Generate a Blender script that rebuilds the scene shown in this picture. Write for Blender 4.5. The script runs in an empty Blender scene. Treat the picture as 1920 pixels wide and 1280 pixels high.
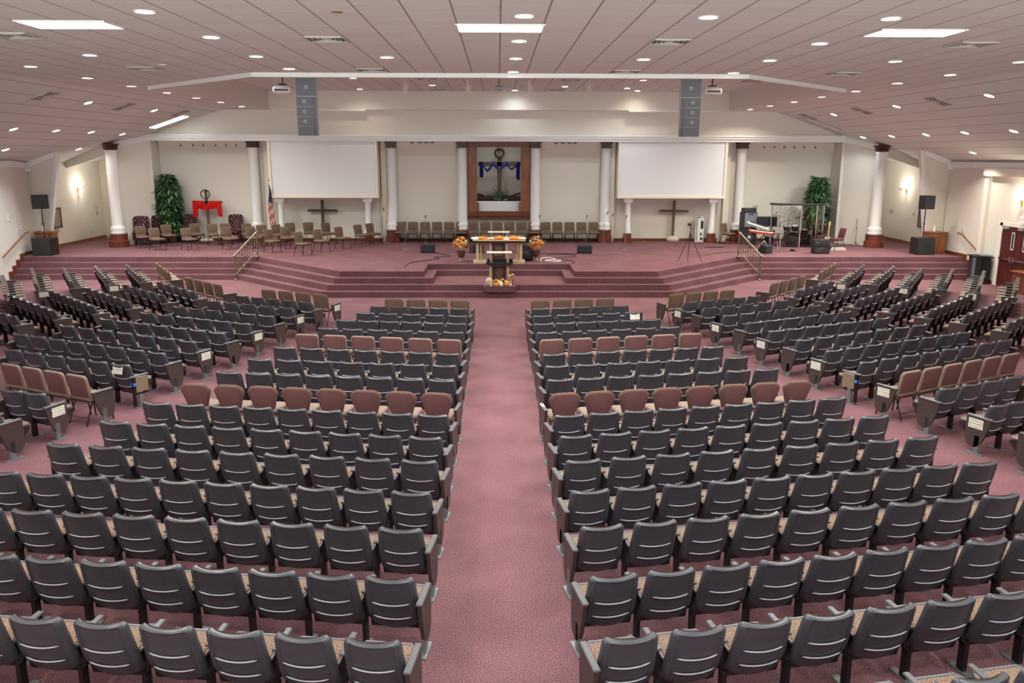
import bpy, bmesh, math, random
from mathutils import Vector, Matrix
random.seed(7)
C = bpy.context.scene.collection
sc = bpy.context.scene
PI = math.pi
S = .76            # stage floor height

# ------------------------------------------------------------------ materials
def mat(name, col, rough=.6, metal=0., spec=.5, noise=None, bump=None, emit=None, estr=1., coat=0., trans=0., mix=None):
    m = bpy.data.materials.new(name); m.use_nodes = True
    nt = m.node_tree; b = nt.nodes['Principled BSDF']
    b.inputs['Base Color'].default_value = (*col, 1); b.inputs['Roughness'].default_value = rough
    b.inputs['Metallic'].default_value = metal; b.inputs['Specular IOR Level'].default_value = spec
    b.inputs['Coat Weight'].default_value = coat
    if trans: b.inputs['Transmission Weight'].default_value = trans
    if emit: b.inputs['Emission Color'].default_value = (*emit, 1); b.inputs['Emission Strength'].default_value = estr
    if noise or bump:
        tc = nt.nodes.new('ShaderNodeTexCoord')
    if noise:   # (scale, colour2, lo, hi, detail)
        scale, c2, lo, hi, det = noise
        n = nt.nodes.new('ShaderNodeTexNoise'); n.inputs['Scale'].default_value = scale; n.inputs['Detail'].default_value = det
        r = nt.nodes.new('ShaderNodeMapRange'); r.inputs[1].default_value = lo; r.inputs[2].default_value = hi
        mx = nt.nodes.new('ShaderNodeMix'); mx.data_type = 'RGBA'
        mx.inputs[6].default_value = (*col, 1); mx.inputs[7].default_value = (*c2, 1)
        mp = nt.nodes.new('ShaderNodeMapping')
        if mix: mp.inputs['Scale'].default_value = mix
        nt.links.new(tc.outputs['Object'], mp.inputs[0]); nt.links.new(mp.outputs[0], n.inputs[0])
        nt.links.new(n.outputs['Fac'], r.inputs[0]); nt.links.new(r.outputs[0], mx.inputs[0]); nt.links.new(mx.outputs[2], b.inputs['Base Color'])
        if bump:
            bp = nt.nodes.new('ShaderNodeBump'); bp.inputs['Strength'].default_value = bump; bp.inputs['Distance'].default_value = .01
            nt.links.new(n.outputs['Fac'], bp.inputs['Height']); nt.links.new(bp.outputs[0], b.inputs['Normal'])
    return m

def carpet_mat():
    m = bpy.data.materials.new('carpet'); m.use_nodes = True; nt = m.node_tree; b = nt.nodes['Principled BSDF']
    b.inputs['Roughness'].default_value = .95; b.inputs['Specular IOR Level'].default_value = .1
    tc = nt.nodes.new('ShaderNodeTexCoord')
    n1 = nt.nodes.new('ShaderNodeTexNoise'); n1.inputs['Scale'].default_value = 72; n1.inputs['Detail'].default_value = 3
    n2 = nt.nodes.new('ShaderNodeTexNoise'); n2.inputs['Scale'].default_value = 1.1; n2.inputs['Detail'].default_value = 3
    r1 = nt.nodes.new('ShaderNodeValToRGB'); e = r1.color_ramp
    e.elements[0].position = .32; e.elements[0].color = (.085, .034, .044, 1); e.elements[1].position = .68; e.elements[1].color = (.29, .145, .158, 1)
    mx = nt.nodes.new('ShaderNodeMix'); mx.data_type = 'RGBA'; mx.blend_type = 'MULTIPLY'; mx.inputs[0].default_value = 1
    r2 = nt.nodes.new('ShaderNodeValToRGB'); r2.color_ramp.elements[0].position = .35; r2.color_ramp.elements[0].color = (.80, .78, .78, 1)
    r2.color_ramp.elements[1].position = .65; r2.color_ramp.elements[1].color = (1, 1, 1, 1)
    L = nt.links.new
    L(tc.outputs['Object'], n1.inputs[0]); L(tc.outputs['Object'], n2.inputs[0]); L(n1.outputs['Fac'], r1.inputs[0]); L(n2.outputs['Fac'], r2.inputs[0])
    L(r1.outputs[0], mx.inputs[6]); L(r2.outputs[0], mx.inputs[7]); L(mx.outputs[2], b.inputs['Base Color'])
    return m

def tile_mat():
    m = bpy.data.materials.new('ceiling_tile'); m.use_nodes = True; nt = m.node_tree; b = nt.nodes['Principled BSDF']; L = nt.links.new
    b.inputs['Roughness'].default_value = .9; b.inputs['Specular IOR Level'].default_value = .15
    tc = nt.nodes.new('ShaderNodeTexCoord'); sx = nt.nodes.new('ShaderNodeSeparateXYZ'); L(tc.outputs['Object'], sx.inputs[0])
    def M(op, a, bb=None, cc=None):
        n = nt.nodes.new('ShaderNodeMath'); n.operation = op
        for i, v in enumerate((a, bb, cc)):
            if v is None: continue
            if isinstance(v, (int, float)): n.inputs[i].default_value = v
            else: L(v, n.inputs[i])
        return n.outputs[0]
    T = .645
    fx = M('FRACT', M('DIVIDE', M('ADD', sx.outputs[0], 64.5), T)); fy = M('FRACT', M('DIVIDE', M('ADD', sx.outputs[1], 64.6), T))
    ex = M('GREATER_THAN', M('ABSOLUTE', M('SUBTRACT', fx, .5)), .478)     # run lines (darker)
    ey = M('GREATER_THAN', M('ABSOLUTE', M('SUBTRACT', fy, .5)), .480)  # paler cross lines: light caught by tile edges, put into the colour
    n = nt.nodes.new('ShaderNodeTexNoise'); n.inputs['Scale'].default_value = 45; n.inputs['Detail'].default_value = 2; L(tc.outputs['Object'], n.inputs[0])
    # each tile slightly different
    cx = M('FLOOR', M('DIVIDE', M('ADD', sx.outputs[0], 64.5), T)); cy = M('FLOOR', M('DIVIDE', M('ADD', sx.outputs[1], 64.6), T))
    cv = nt.nodes.new('ShaderNodeCombineXYZ'); L(cx, cv.inputs[0]); L(cy, cv.inputs[1])
    wn = nt.nodes.new('ShaderNodeTexWhiteNoise'); L(cv.outputs[0], wn.inputs[0])
    mr = M('MULTIPLY_ADD', n.outputs['Fac'], .22, M('MULTIPLY_ADD', wn.outputs[0], .05, .85))
    a = nt.nodes.new('ShaderNodeMix'); a.data_type = 'RGBA'; a.blend_type = 'MULTIPLY'; a.inputs[0].default_value = 1
    a.inputs[6].default_value = (.73, .745, .72, 1); L(mr, a.inputs[7])
    x = nt.nodes.new('ShaderNodeMix'); x.data_type = 'RGBA'; L(ey, x.inputs[0]); L(a.outputs[2], x.inputs[6]); x.inputs[7].default_value = (.88, .86, .84, 1)
    y = nt.nodes.new('ShaderNodeMix'); y.data_type = 'RGBA'; L(ex, y.inputs[0]); L(x.outputs[2], y.inputs[6]); y.inputs[7].default_value = (.36, .31, .30, 1)
    L(y.outputs[2], b.inputs['Base Color'])
    return m

def wood(name, c1, c2, rough=.45, scale=(1, 1, .12), s=14, coat=.0):
    return mat(name, c1, rough, noise=(s, c2, .35, .65, 4), mix=scale, coat=coat)

M_ = {}
M_['carpet'] = carpet_mat(); M_['tile'] = tile_mat()
M_['wall'] = mat('wall_beige', (.74, .705, .64), .85, spec=.2, noise=(30, (.68, .645, .58), .3, .7, 2))
M_['wallg'] = mat('wall_cream', (.76, .70, .62), .85, spec=.2, noise=(25, (.70, .645, .57), .3, .7, 2))
M_['white'] = mat('white_paint', (.80, .80, .79), .45)
M_['cream'] = mat('cream_paint', (.80, .755, .66), .5)
M_['screen'] = mat('screen_fabric', (.76, .78, .81), .9, spec=.1)
M_['cherry'] = wood('cherry_wood', (.20, .052, .022), (.10, .022, .011))
M_['oak'] = wood('warm_oak', (.30, .115, .04), (.18, .06, .022))
M_['darkcherry'] = wood('dark_cherry', (.085, .022, .018), (.05, .014, .012))
M_['door'] = wood('mahogany_door', (.105, .018, .014), (.055, .010, .009), .3)
M_['taupe'] = mat('taupe_laminate', (.060, .042, .038), .45)
M_['plastic'] = mat('grey_plastic', (.068, .070, .084), .30, noise=(160, (.058, .060, .072), .3, .7, 1))
M_['ridge_glint'] = mat('ridge_highlight', (.46, .46, .52), .3)  # paler than the shell: overhead highlight on the ledges put into the colour
M_['arm'] = mat('arm_laminate', (.13, .13, .135), .35, noise=(60, (.085, .085, .09), .3, .7, 2), mix=(8, 1, 1))
M_['pan'] = mat('dark_brown_pan', (.018, .012, .011), .5)
M_['black'] = mat('black_plastic', (.012, .012, .014), .5)
M_['blackm'] = mat('black_metal', (.015, .013, .013), .35, metal=.3)
M_['grille'] = mat('speaker_grille', (.030, .032, .036), .6, noise=(300, (.012, .012, .014), .4, .6, 0))
M_['steel'] = mat('grey_steel', (.22, .25, .26), .4, metal=.5)
M_['chrome'] = mat('chrome', (.7, .7, .72), .18, metal=1)
M_['pewter'] = mat('antique_pewter', (.24, .20, .145), .38, metal=.7)
M_['fabric'] = mat('speckled_fabric', (.34, .24, .18), .95, spec=.1, noise=(110, (.10, .055, .04), .42, .58, 1))
M_['brown'] = mat('brown_fabric', (.17, .11, .082), .95, spec=.1, noise=(120, (.11, .065, .048), .4, .6, 1))
M_['maroonf'] = mat('mauve_fabric', (.20, .100, .100), .95, spec=.1, noise=(120, (.14, .066, .068), .4, .6, 1))
M_['piping'] = mat('tan_piping', (.29, .215, .17), .9, spec=.1, noise=(100, (.2, .14, .11), .4, .6, 1))
M_['stagefab'] = mat('stage_chair_fabric', (.19, .135, .10), .95, spec=.1, noise=(110, (.13, .088, .062), .4, .6, 1))
M_['maroon2'] = mat('maroon_chair_fabric', (.16, .055, .06), .9, spec=.1, noise=(110, (.10, .03, .035), .4, .6, 1))
M_['leather'] = mat('burgundy_leather', (.06, .010, .016), .25, coat=.4)
M_['brass'] = mat('brass', (.8, .55, .2), .25, metal=1)
M_['leaf'] = mat('leaf_green', (.035, .105, .035), .45, noise=(6, (.015, .05, .018), .4, .6, 2))
M_['leaf2'] = mat('leaf_light', (.10, .24, .08), .45)
M_['soil'] = mat('pot_basket', (.12, .07, .04), .9)
M_['red'] = mat('red_satin', (.62, .012, .014), .4)
M_['blue'] = mat('navy_satin', (.014, .016, .17), .4)
M_['cross'] = wood('rough_timber', (.085, .045, .022), (.04, .02, .01), .7, coat=0)
M_['cross2'] = wood('mossy_timber', (.14, .095, .045), (.08, .05, .025), .7, coat=0)
M_['wreath'] = mat('dark_vine', (.035, .025, .022), .9, noise=(40, (.01, .008, .008), .4, .6, 2))
M_['wreath2'] = mat('grey_vine', (.13, .10, .085), .9, noise=(40, (.05, .04, .03), .4, .6, 2))
M_['beige'] = mat('blond_wood', (.62, .50, .29), .4, noise=(10, (.55, .43, .24), .35, .65, 3), mix=(1, 1, .2))
M_['panelb'] = mat('brown_panel', (.06, .028, .026), .4)
M_['gold'] = mat('tan_emblem', (.42, .27, .18), .5)
M_['paper'] = mat('paper', (.82, .80, .70), .8)
M_['ink'] = mat('ink', (.18, .18, .2), .8)
M_['glassy'] = mat('tub_acrylic', (.66, .70, .72), .12, coat=.5)
M_['acrylic'] = mat('clear_acrylic', (.92, .95, .95), .03, trans=1.)
M_['navyfab'] = mat('flag_blue', (.02, .025, .10), .8)
M_['flagred'] = mat('flag_red', (.55, .03, .03), .8)
M_['whitef'] = mat('white_cloth', (.8, .78, .75), .8)
M_['orange'] = mat('orange_petals', (.85, .22, .02), .7, noise=(30, (.75, .35, .05), .4, .6, 1))
M_['yellow'] = mat('yellow_petals', (.85, .50, .04), .7)
M_['redp'] = mat('red_petals', (.60, .05, .04), .7)
M_['urn'] = mat('brown_urn', (.12, .055, .04), .35)
M_['stone'] = mat('grey_stone', (.34, .27, .24), .8, noise=(25, (.2, .15, .13), .4, .6, 2))
M_['linen'] = mat('linen', (.55, .48, .36), .9)
M_['redplastic'] = mat('red_keyboard', (.62, .06, .02), .3)
M_['silver'] = mat('silver_plastic', (.42, .44, .45), .3, metal=.3)
M_['array'] = mat('grey_array_box', (.19, .20, .24), .6, noise=(250, (.14, .15, .18), .4, .6, 0))
M_['arrayw'] = mat('offwhite_array_side', (.45, .43, .40), .5)
M_['ventf'] = mat('vent_louvre', (.50, .46, .44), .6)
M_['tanwood'] = mat('tan_ply', (.22, .16, .10), .6)
M_['dsteel'] = mat('dark_steel', (.07, .07, .07), .4, metal=.3)
M_['rim'] = mat('seat_rim_plastic', (.17, .17, .19), .35)
M_['vent'] = mat('vent_dark', (.035, .028, .026), .7)
M_['bluetag'] = mat('blue_tag', (.05, .25, .9), .4)
M_['shadeglow'] = mat('sconce_shade', (.9, .8, .6), .5, emit=(1, .86, .62), estr=9)
M_['cool'] = mat('cool_lens', (.9, .9, .9), .5, emit=(.92, .96, 1), estr=40)
M_['warm'] = mat('warm_lens', (.9, .9, .9), .5, emit=(1, .87, .70), estr=22)
M_['panel_glow'] = mat('troffer_lens', (.9, .9, .9), .5, emit=(.93, .97, 1), estr=9)
M_['exit'] = mat('exit_letters', (.9, .1, .1), .5, emit=(1, .12, .14), estr=2.5)
M_['exitface'] = mat('exit_face', (.9, .75, .72), .4, emit=(1, .6, .55), estr=.5)

# ------------------------------------------------------------------ mesh builder
class MB:
    def __init__(s): s.v = []; s.f = []; s.m = []; s.sm = []
    def add(s, vs, fs, mi=0, smooth=False, T=None):
        o = len(s.v)
        s.v += [tuple(T @ Vector(p)) if T else tuple(p) for p in vs]
        for f in fs: s.f.append([i + o for i in f]); s.m.append(mi); s.sm.append(smooth)
        return s
    def box(s, c, d, mi=0, T=None):
        x, y, z = c; a, b, e = d[0] / 2, d[1] / 2, d[2] / 2
        vs = [(x + i * a, y + j * b, z + k * e) for i in (-1, 1) for j in (-1, 1) for k in (-1, 1)]
        return s.add(vs, [(0, 1, 3, 2), (4, 6, 7, 5), (0, 4, 5, 1), (2, 3, 7, 6), (0, 2, 6, 4), (1, 5, 7, 3)], mi, False, T)
    def b2(s, x0, x1, y0, y1, z0, z1, mi=0, T=None):
        return s.box(((x0 + x1) / 2, (y0 + y1) / 2, (z0 + z1) / 2), (abs(x1 - x0), abs(y1 - y0), abs(z1 - z0)), mi, T)
    def rbox(s, c, d, r=.02, seg=2, mi=0, T=None, smooth=True):
        bm = bmesh.new(); bmesh.ops.create_cube(bm, size=1)
        for v in bm.verts: v.co = Vector((v.co.x * d[0] + c[0], v.co.y * d[1] + c[1], v.co.z * d[2] + c[2]))
        bmesh.ops.bevel(bm, geom=bm.edges[:] + bm.verts[:], offset=min(r, min(d) * .49), segments=seg, profile=.5, affect='EDGES')
        bm.verts.index_update()
        s.add([tuple(v.co) for v in bm.verts], [[v.index for v in f.verts] for f in bm.faces], mi, smooth, T); bm.free(); return s
    def tube(s, pts, r, n=8, mi=0, T=None, cap=True):
        pts = [Vector(p) for p in pts]; rs = r if isinstance(r, (list, tuple)) else [r] * len(pts)
        vs = []; fs = []; up = None
        for i, p in enumerate(pts):
            d = (pts[min(i + 1, len(pts) - 1)] - pts[max(i - 1, 0)]).normalized()
            if up is None: up = Vector((0, 0, 1)) if abs(d.z) < .9 else Vector((1, 0, 0))
            a = d.cross(up).normalized(); b = a.cross(d).normalized(); up = b
            for k in range(n): t = 2 * PI * k / n; vs.append(p + (a * math.cos(t) + b * math.sin(t)) * rs[i])
        for i in range(len(pts) - 1):
            for k in range(n):
                a0 = i * n + k; a1 = i * n + (k + 1) % n; fs.append((a0, a1, a1 + n, a0 + n))
        if cap: fs.append(tuple(range(n))[::-1]); fs.append(tuple(range((len(pts) - 1) * n, len(pts) * n)))
        return s.add(vs, fs, mi, True, T)
    def lathe(s, prof, n=20, c=(0, 0, 0), mi=0, T=None, sx=1, sy=1):
        vs = []; fs = []
        for r, z in prof:
            for k in range(n): t = 2 * PI * k / n; vs.append((c[0] + r * math.cos(t) * sx, c[1] + r * math.sin(t) * sy, c[2] + z))
        for i in range(len(prof) - 1):
            for k in range(n):
                a0 = i * n + k; a1 = i * n + (k + 1) % n; fs.append((a0, a1, a1 + n, a0 + n))
        fs.append(tuple(range(n))[::-1]); fs.append(tuple(range((len(prof) - 1) * n, len(prof) * n)))
        return s.add(vs, fs, mi, True, T)
    def prism(s, poly, z0, z1, mi=0, T=None, smooth=False):
        n = len(poly); vs = [(x, y, z0) for x, y in poly] + [(x, y, z1) for x, y in poly]
        fs = [tuple(range(n))[::-1], tuple(range(n, 2 * n))] + [(i, (i + 1) % n, (i + 1) % n + n, i + n) for i in range(n)]
        return s.add(vs, fs, mi, smooth, T)
    def grid(s, fn, nu, nv, mi=0, T=None, thick=None, closed_u=False):
        vs = []; fs = []
        for j in range(nv + 1):
            for i in range(nu + 1): vs.append(fn(i / nu, j / nv))
        W = nu + 1
        for j in range(nv):
            for i in range(nu): fs.append((j * W + i, j * W + i + 1, (j + 1) * W + i + 1, (j + 1) * W + i))
        if thick:
            o = len(vs); vs2 = [(p[0] + thick[0], p[1] + thick[1], p[2] + thick[2]) for p in vs]; vs += vs2
            fs += [tuple(i + o for i in f)[::-1] for f in fs[:]]
            for i in range(nu): fs.append((i + 1, i, i + o, i + 1 + o)); a = nv * W + i; fs.append((a, a + 1, a + 1 + o, a + o))
            for j in range(nv): a = j * W; fs.append((a, a + W, a + W + o, a + o)); a = j * W + nu; fs.append((a + W, a, a + o, a + W + o))
        return s.add(vs, fs, mi, True, T)
    def ball(s, c, r, n=8, mi=0, T=None, sc_=(1, 1, 1)):
        prof = [(max(1e-4, math.sin(PI * i / n)) * r, -math.cos(PI * i / n) * r * sc_[2]) for i in range(n + 1)]
        return s.lathe(prof, max(6, n), c, mi, T, sc_[0], sc_[1])
    def torus(s, c, R, r, n=24, k=8, mi=0, axis='y', T=None, wob=0):
        vs = []; fs = []
        for i in range(n):
            t = 2 * PI * i / n
            for j in range(k):
                p = 2 * PI * j / k; rr = r * (1 + wob * random.uniform(-1, 1)); a = R + rr * math.cos(p); h = rr * math.sin(p)
                q = (a * math.cos(t), h, a * math.sin(t)) if axis == 'y' else (a * math.cos(t), a * math.sin(t), h)
                vs.append((c[0] + q[0], c[1] + q[1], c[2] + q[2]))
        for i in range(n):
            for j in range(k): fs.append((i * k + j, i * k + (j + 1) % k, ((i + 1) % n) * k + (j + 1) % k, ((i + 1) % n) * k + j))
        return s.add(vs, fs, mi, True, T)
    def mesh(s, name, mats):
        me = bpy.data.meshes.new(name); me.from_pydata(s.v, [], s.f)
        for m in (mats if isinstance(mats, (list, tuple)) else [mats]): me.materials.append(M_[m] if isinstance(m, str) else m)
        me.polygons.foreach_set('material_index', s.m); me.polygons.foreach_set('use_smooth', s.sm)
        me.update(); 
        bm = bmesh.new(); bm.from_mesh(me); bmesh.ops.recalc_face_normals(bm, faces=bm.faces); bm.to_mesh(me); bm.free()
        try: me.set_sharp_from_angle(angle=math.radians(42))
        except Exception: pass
        return me
    def obj(s, name, mats, parent=None, label=None):
        return link(name, s.mesh(name, mats), parent, label)

def link(name, me, parent=None, label=None, loc=None, rot=None):
    o = bpy.data.objects.new(name, me); C.objects.link(o); o.parent = parent
    if label: o['label'] = label
    if loc: o.location = loc
    if rot: o.rotation_euler = rot
    return o
def thing(name, label, cat, loc=(0, 0, 0), rz=0, group=None):
    o = bpy.data.objects.new(name, None); C.objects.link(o); o.location = loc; o.rotation_euler = (0, 0, rz); o.empty_display_size = .1
    o['label'] = label; o['category'] = cat
    if group: o['group'] = group
    return o
def tag(o, label, cat, group=None, kind=None):
    o['label'] = label; o['category'] = cat
    if group: o['group'] = group
    if kind: o['kind'] = kind
    return o
def struct(name, mb, mats, parent=None, label=None):
    o = mb.obj(name, mats, parent)
    if parent is None: o['kind'] = 'structure'
    if label: o['label'] = label
    return o
def dup(root, loc, rz, label, group=None, keep=None):
    r = root.copy(); C.objects.link(r); r.location = loc; r.rotation_euler = (0, 0, rz); r['label'] = label
    if group: r['group'] = group
    for ch in list(root.children):
        if keep and not keep(ch.name.split('.')[0]): continue
        c = ch.copy(); C.objects.link(c); c.parent = r
        for g in ch.children: d = g.copy(); C.objects.link(d); d.parent = c
    return r
def Tr(x=0, y=0, z=0, rx=0, ry=0, rz=0):
    return Matrix.Translation((x, y, z)) @ Matrix.Rotation(rz, 4, 'Z') @ Matrix.Rotation(ry, 4, 'Y') @ Matrix.Rotation(rx, 4, 'X')
def text_verts(body, size):
    cu = bpy.data.curves.new('t', 'FONT'); cu.body = body; cu.size = size; cu.align_x = 'CENTER'; cu.align_y = 'CENTER'; cu.resolution_u = 2; cu.extrude = .0006
    o = bpy.data.objects.new('t', cu); C.objects.link(o); bpy.context.view_layer.update()
    me = bpy.data.meshes.new_from_object(o.evaluated_get(bpy.context.evaluated_depsgraph_get()))
    vs = [tuple(v.co) for v in me.vertices]; fs = [tuple(p.vertices) for p in me.polygons]
    bpy.data.objects.remove(o); bpy.data.curves.remove(cu); bpy.data.meshes.remove(me)
    return vs, fs
ORD = ['', 'first', 'second', 'third', 'fourth', 'fifth', 'sixth', 'seventh', 'eighth', 'ninth', 'tenth', 'eleventh', 'twelfth', 'thirteenth',
       'fourteenth', 'fifteenth', 'sixteenth', 'seventeenth', 'eighteenth', 'nineteenth', 'twentieth']
# ------------------------------------------------------------------ room shell
SL = .335
def cz(x): return 6.5 if abs(x) <= 12 else 6.5 - SL * (abs(x) - 12)
m = MB(); m.add([(-19, -2, 0), (19, -2, 0), (19, 41, 0), (-19, 41, 0)], [(0, 1, 2, 3)]); struct('floor', m, 'carpet')
# ceiling with a raised pocket over the stage front
PK = [(-9.85, 25.0), (-5.82, 20.95), (5.9, 20.95), (9.95, 25.2), (9.95, 37.4), (-9.85, 37.4)]
m = MB(); o = [(-12, -2), (12, -2), (12, 37.95), (-12, 37.95)]
vs = [(x, y, 6.5) for x, y in o + PK]
# 0..3 outer, 4..9 pocket
m.add(vs, [(0, 4, 9, 3), (0, 5, 4), (0, 1, 6, 5), (1, 7, 6), (1, 2, 8, 7), (2, 3, 9, 8)])
for s_ in (-1, 1):
    m.add([(s_ * 12, -2, 6.5), (s_ * 18.9, -2, cz(18.9)), (s_ * 18.9, 40.6, cz(18.9)), (s_ * 12, 40.6, 6.5)], [(0, 1, 2, 3)])
m.add([(x, y, 7.27) for x, y in PK], [(0, 1, 2, 3, 4, 5)])
struct('ceiling', m, 'tile')
m = MB()
for i in range(6):
    a, b = PK[i], PK[(i + 1) % 6]
    m.add([(*a, 6.5), (*b, 6.5), (*b, 7.27), (*a, 7.27)], [(0, 1, 2, 3)])
struct('ceiling_pocket_walls', m, 'wall')
m = MB()          # white lip round the near edge of the pocket
def strip(pts, w, z0, z1, mb):
    for a, b in zip(pts, pts[1:]):
        a = Vector((*a, 0)); b = Vector((*b, 0)); d = (b - a).normalized(); n = Vector((-d.y, d.x, 0)) * w / 2
        mb.add([(a - n) + Vector((0, 0, z0)), (a + n) + Vector((0, 0, z0)), (b + n) + Vector((0, 0, z0)), (b - n) + Vector((0, 0, z0)),
                (a - n) + Vector((0, 0, z1)), (a + n) + Vector((0, 0, z1)), (b + n) + Vector((0, 0, z1)), (b - n) + Vector((0, 0, z1))],
               [(0, 1, 2, 3), (4, 5, 6, 7), (0, 1, 5, 4), (1, 2, 6, 5), (2, 3, 7, 6), (3, 0, 4, 7)])
strip([(-9.95, 25.05), (-5.86, 20.9), (5.94, 20.9), (10.05, 25.25)], .08, 6.40, 6.52, m); struct('trim_1', m, 'white')

# side walls, flared returns, sconce walls, rear walls
m = MB(); m.b2(-18.45, -18.3, -2, 32.4, 0, cz(18.3))
m.add([(-18.3, 32.4, 0), (-18.65, 34.25, 0), (-18.65, 34.25, cz(18.65) + .02), (-18.3, 32.4, cz(18.3) + .02), (-18.45, 32.4, 0), (-18.8, 34.25, 0), (-18.8, 34.25, cz(18.65) + .02), (-18.45, 32.4, cz(18.3) + .02)], [(0, 1, 2, 3), (4, 5, 6, 7), (0, 1, 5, 4), (1, 2, 6, 5), (2, 3, 7, 6), (3, 0, 4, 7)])
struct('wall_left', m, 'wall')
m = MB(); m.b2(18.2, 18.35, -2, 34.3, 0, cz(18.2)); struct('wall_right', m, 'wall')
for s_, n_ in ((-1, 'left'), (1, 'right')):
    X = 18.3 if s_ < 0 else 18.2; dy = 0 if s_ < 0 else .15
    m = MB(); t = .16
    X0 = 18.66 if s_ < 0 else 18.2; X1 = 18.42 if s_ < 0 else 17.8; XT = 17.4 if s_ < 0 else 17.0
    P4 = [(s_ * X0, 34.2 + dy, 0), (s_ * X1, 34.2 + dy, 0), (s_ * XT, 34.05 + dy, cz(XT)), (s_ * X0, 34.2 + dy, cz(X0))]
    Q = [(x, y + t, z) for x, y, z in P4]
    m.add(P4 + Q, [(0, 1, 2, 3), (4, 5, 6, 7), (0, 1, 5, 4), (1, 2, 6, 5), (2, 3, 7, 6), (3, 0, 4, 7)]); struct('wall_flare_' + n_, m, 'wall')
    m = MB(); a, b = Vector(P4[1]), Vector(P4[2]); w = Vector((-s_ * .13, -.02, 0))
    vs = [a, a + w, b + w, b]; m.add([tuple(v) for v in vs] + [(v.x, v.y + .2, v.z) for v in vs], [(0, 1, 2, 3), (4, 5, 6, 7), (0, 1, 5, 4), (1, 2, 6, 5), (2, 3, 7, 6), (3, 0, 4, 7)])
    struct('trim_' + str(2 if s_ < 0 else 3), m, 'white')
    X2 = 18.62 if s_ < 0 else 18.12 + .2
    m = MB(); m.b2(s_ * X2, s_ * (X2 + .12), 34.3, 40.4, 0, cz(X2) + .02); struct('wall_side_passage_' + n_, m, 'wallg')
    m = MB(); m.b2(s_ * 15.5, s_ * (X2 + .1), 40.3, 40.45, 0, 5.4); struct('wall_passage_end_' + n_, m, 'wallg')
    # angled wall between header end and big corner column
    m = MB(); m.add([(s_ * 15.25, 37.8, 0), (s_ * 16.35, 36.55, 0), (s_ * 16.35, 36.55, cz(16.35) + .02), (s_ * 15.25, 37.8, cz(15.25) + .02)], [(0, 1, 2, 3)])
    m.add([(s_ * 15.38, 37.95, 0), (s_ * 16.48, 36.7, 0), (s_ * 16.48, 36.7, cz(16.48) + .02), (s_ * 15.38, 37.95, cz(15.38) + .02)], [(0, 1, 2, 3)])
    m.b2(s_ * 15.15, s_ * 15.28, 37.78, 38.8, 0, 5.3)
    m.add([(s_ * 16.35, 36.55, 0), (s_ * 16.48, 36.7, 0), (s_ * 16.48, 36.7, 4.9), (s_ * 16.35, 36.55, 4.9)], [(0, 1, 2, 3)])
    struct('wall_angled_' + n_, m, 'wall')
    # bulkhead beam crossing the passage
    m = MB(); m.add([(s_ * 16.4, 36.5, 4.62), (s_ * 18.6, 37.2, 4.02), (s_ * 18.6, 37.2, 4.4), (s_ * 16.4, 36.5, 5.06),
                     (s_ * 16.5, 36.75, 4.62), (s_ * 18.7, 37.45, 4.02), (s_ * 18.7, 37.45, 4.4), (s_ * 16.5, 36.75, 5.06)],
                    [(0, 1, 2, 3), (4, 5, 6, 7), (0, 1, 5, 4), (1, 2, 6, 5), (2, 3, 7, 6), (3, 0, 4, 7)]); struct('wall_bulkhead_' + n_, m, 'wall')
    # crowns
    m = MB(); x = s_ * (X - .07)
    ye = 32.4 if s_ < 0 else 34.1; m.b2(x - .07, x + .07, -2, ye, cz(X) - .19, cz(X) - .03); m.b2(x + s_ * .02 - .05, x + s_ * .02 + .05, -2, ye, cz(X) - .26, cz(X) - .17)
    if s_ < 0: m.add([(-18.16, 32.4, 4.14), (-18.5, 34.2, 4.04), (-18.5, 34.2, 4.26), (-18.16, 32.4, 4.36), (-18.3, 32.4, 4.14), (-18.66, 34.2, 4.04), (-18.66, 34.2, 4.26), (-18.3, 32.4, 4.36)], [(0, 1, 2, 3), (4, 5, 6, 7), (0, 1, 5, 4), (1, 2, 6, 5), (2, 3, 7, 6), (3, 0, 4, 7)])
    m.box((s_ * (X0 - .1), 34.05 + dy, cz(X0) - .18), (.22, .22, .3))
    m.add([(s_ * XT, 33.95 + dy, cz(XT) - .19), (s_ * X0, 34.08 + dy, cz(X0) - .22), (s_ * X0, 34.05 + dy, cz(X0)), (s_ * XT, 33.9 + dy, cz(XT)),
           (s_ * XT, 34.06 + dy, cz(XT) - .19), (s_ * X0, 34.2 + dy, cz(X0) - .22), (s_ * X0, 34.2 + dy, cz(X0)), (s_ * XT, 34.06 + dy, cz(XT))],
          [(0, 1, 2, 3), (4, 5, 6, 7), (0, 1, 5, 4), (1, 2, 6, 5), (2, 3, 7, 6), (3, 0, 4, 7)])
    m.add([(s_ * 15.2, 37.7, 5.17), (s_ * 16.2, 36.55, 4.86), (s_ * 16.2, 36.55, 5.11), (s_ * 15.2, 37.7, 5.45)] + [(s_ * 15.3, 37.82, 5.17), (s_ * 16.3, 36.67, 4.86), (s_ * 16.3, 36.67, 5.11), (s_ * 15.3, 37.82, 5.45)],
          [(0, 1, 2, 3), (4, 5, 6, 7), (0, 1, 5, 4), (1, 2, 6, 5), (2, 3, 7, 6), (3, 0, 4, 7)])
    struct('trim_crown_' + n_, m, 'white')
    # brown baseboards up the steps and round the stage
    m = MB(); x = s_ * (X - .03)
    ye = 32.4 if s_ < 0 else 33.95
    up = [(31.46, 0), (31.46, .31), (31.74, .31), (31.74, .5), (32.03, .5), (32.03, .69), (32.33, .69), (32.33, .88), (ye, .88)]; lo = [(ye, .7), (32.5, .7), (32.5, .5), (32.2, .5), (32.2, .3), (31.9, .3), (31.9, .1), (31.62, .1), (31.62, 0)]
    P_ = up + lo; n_p = len(P_)
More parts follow.
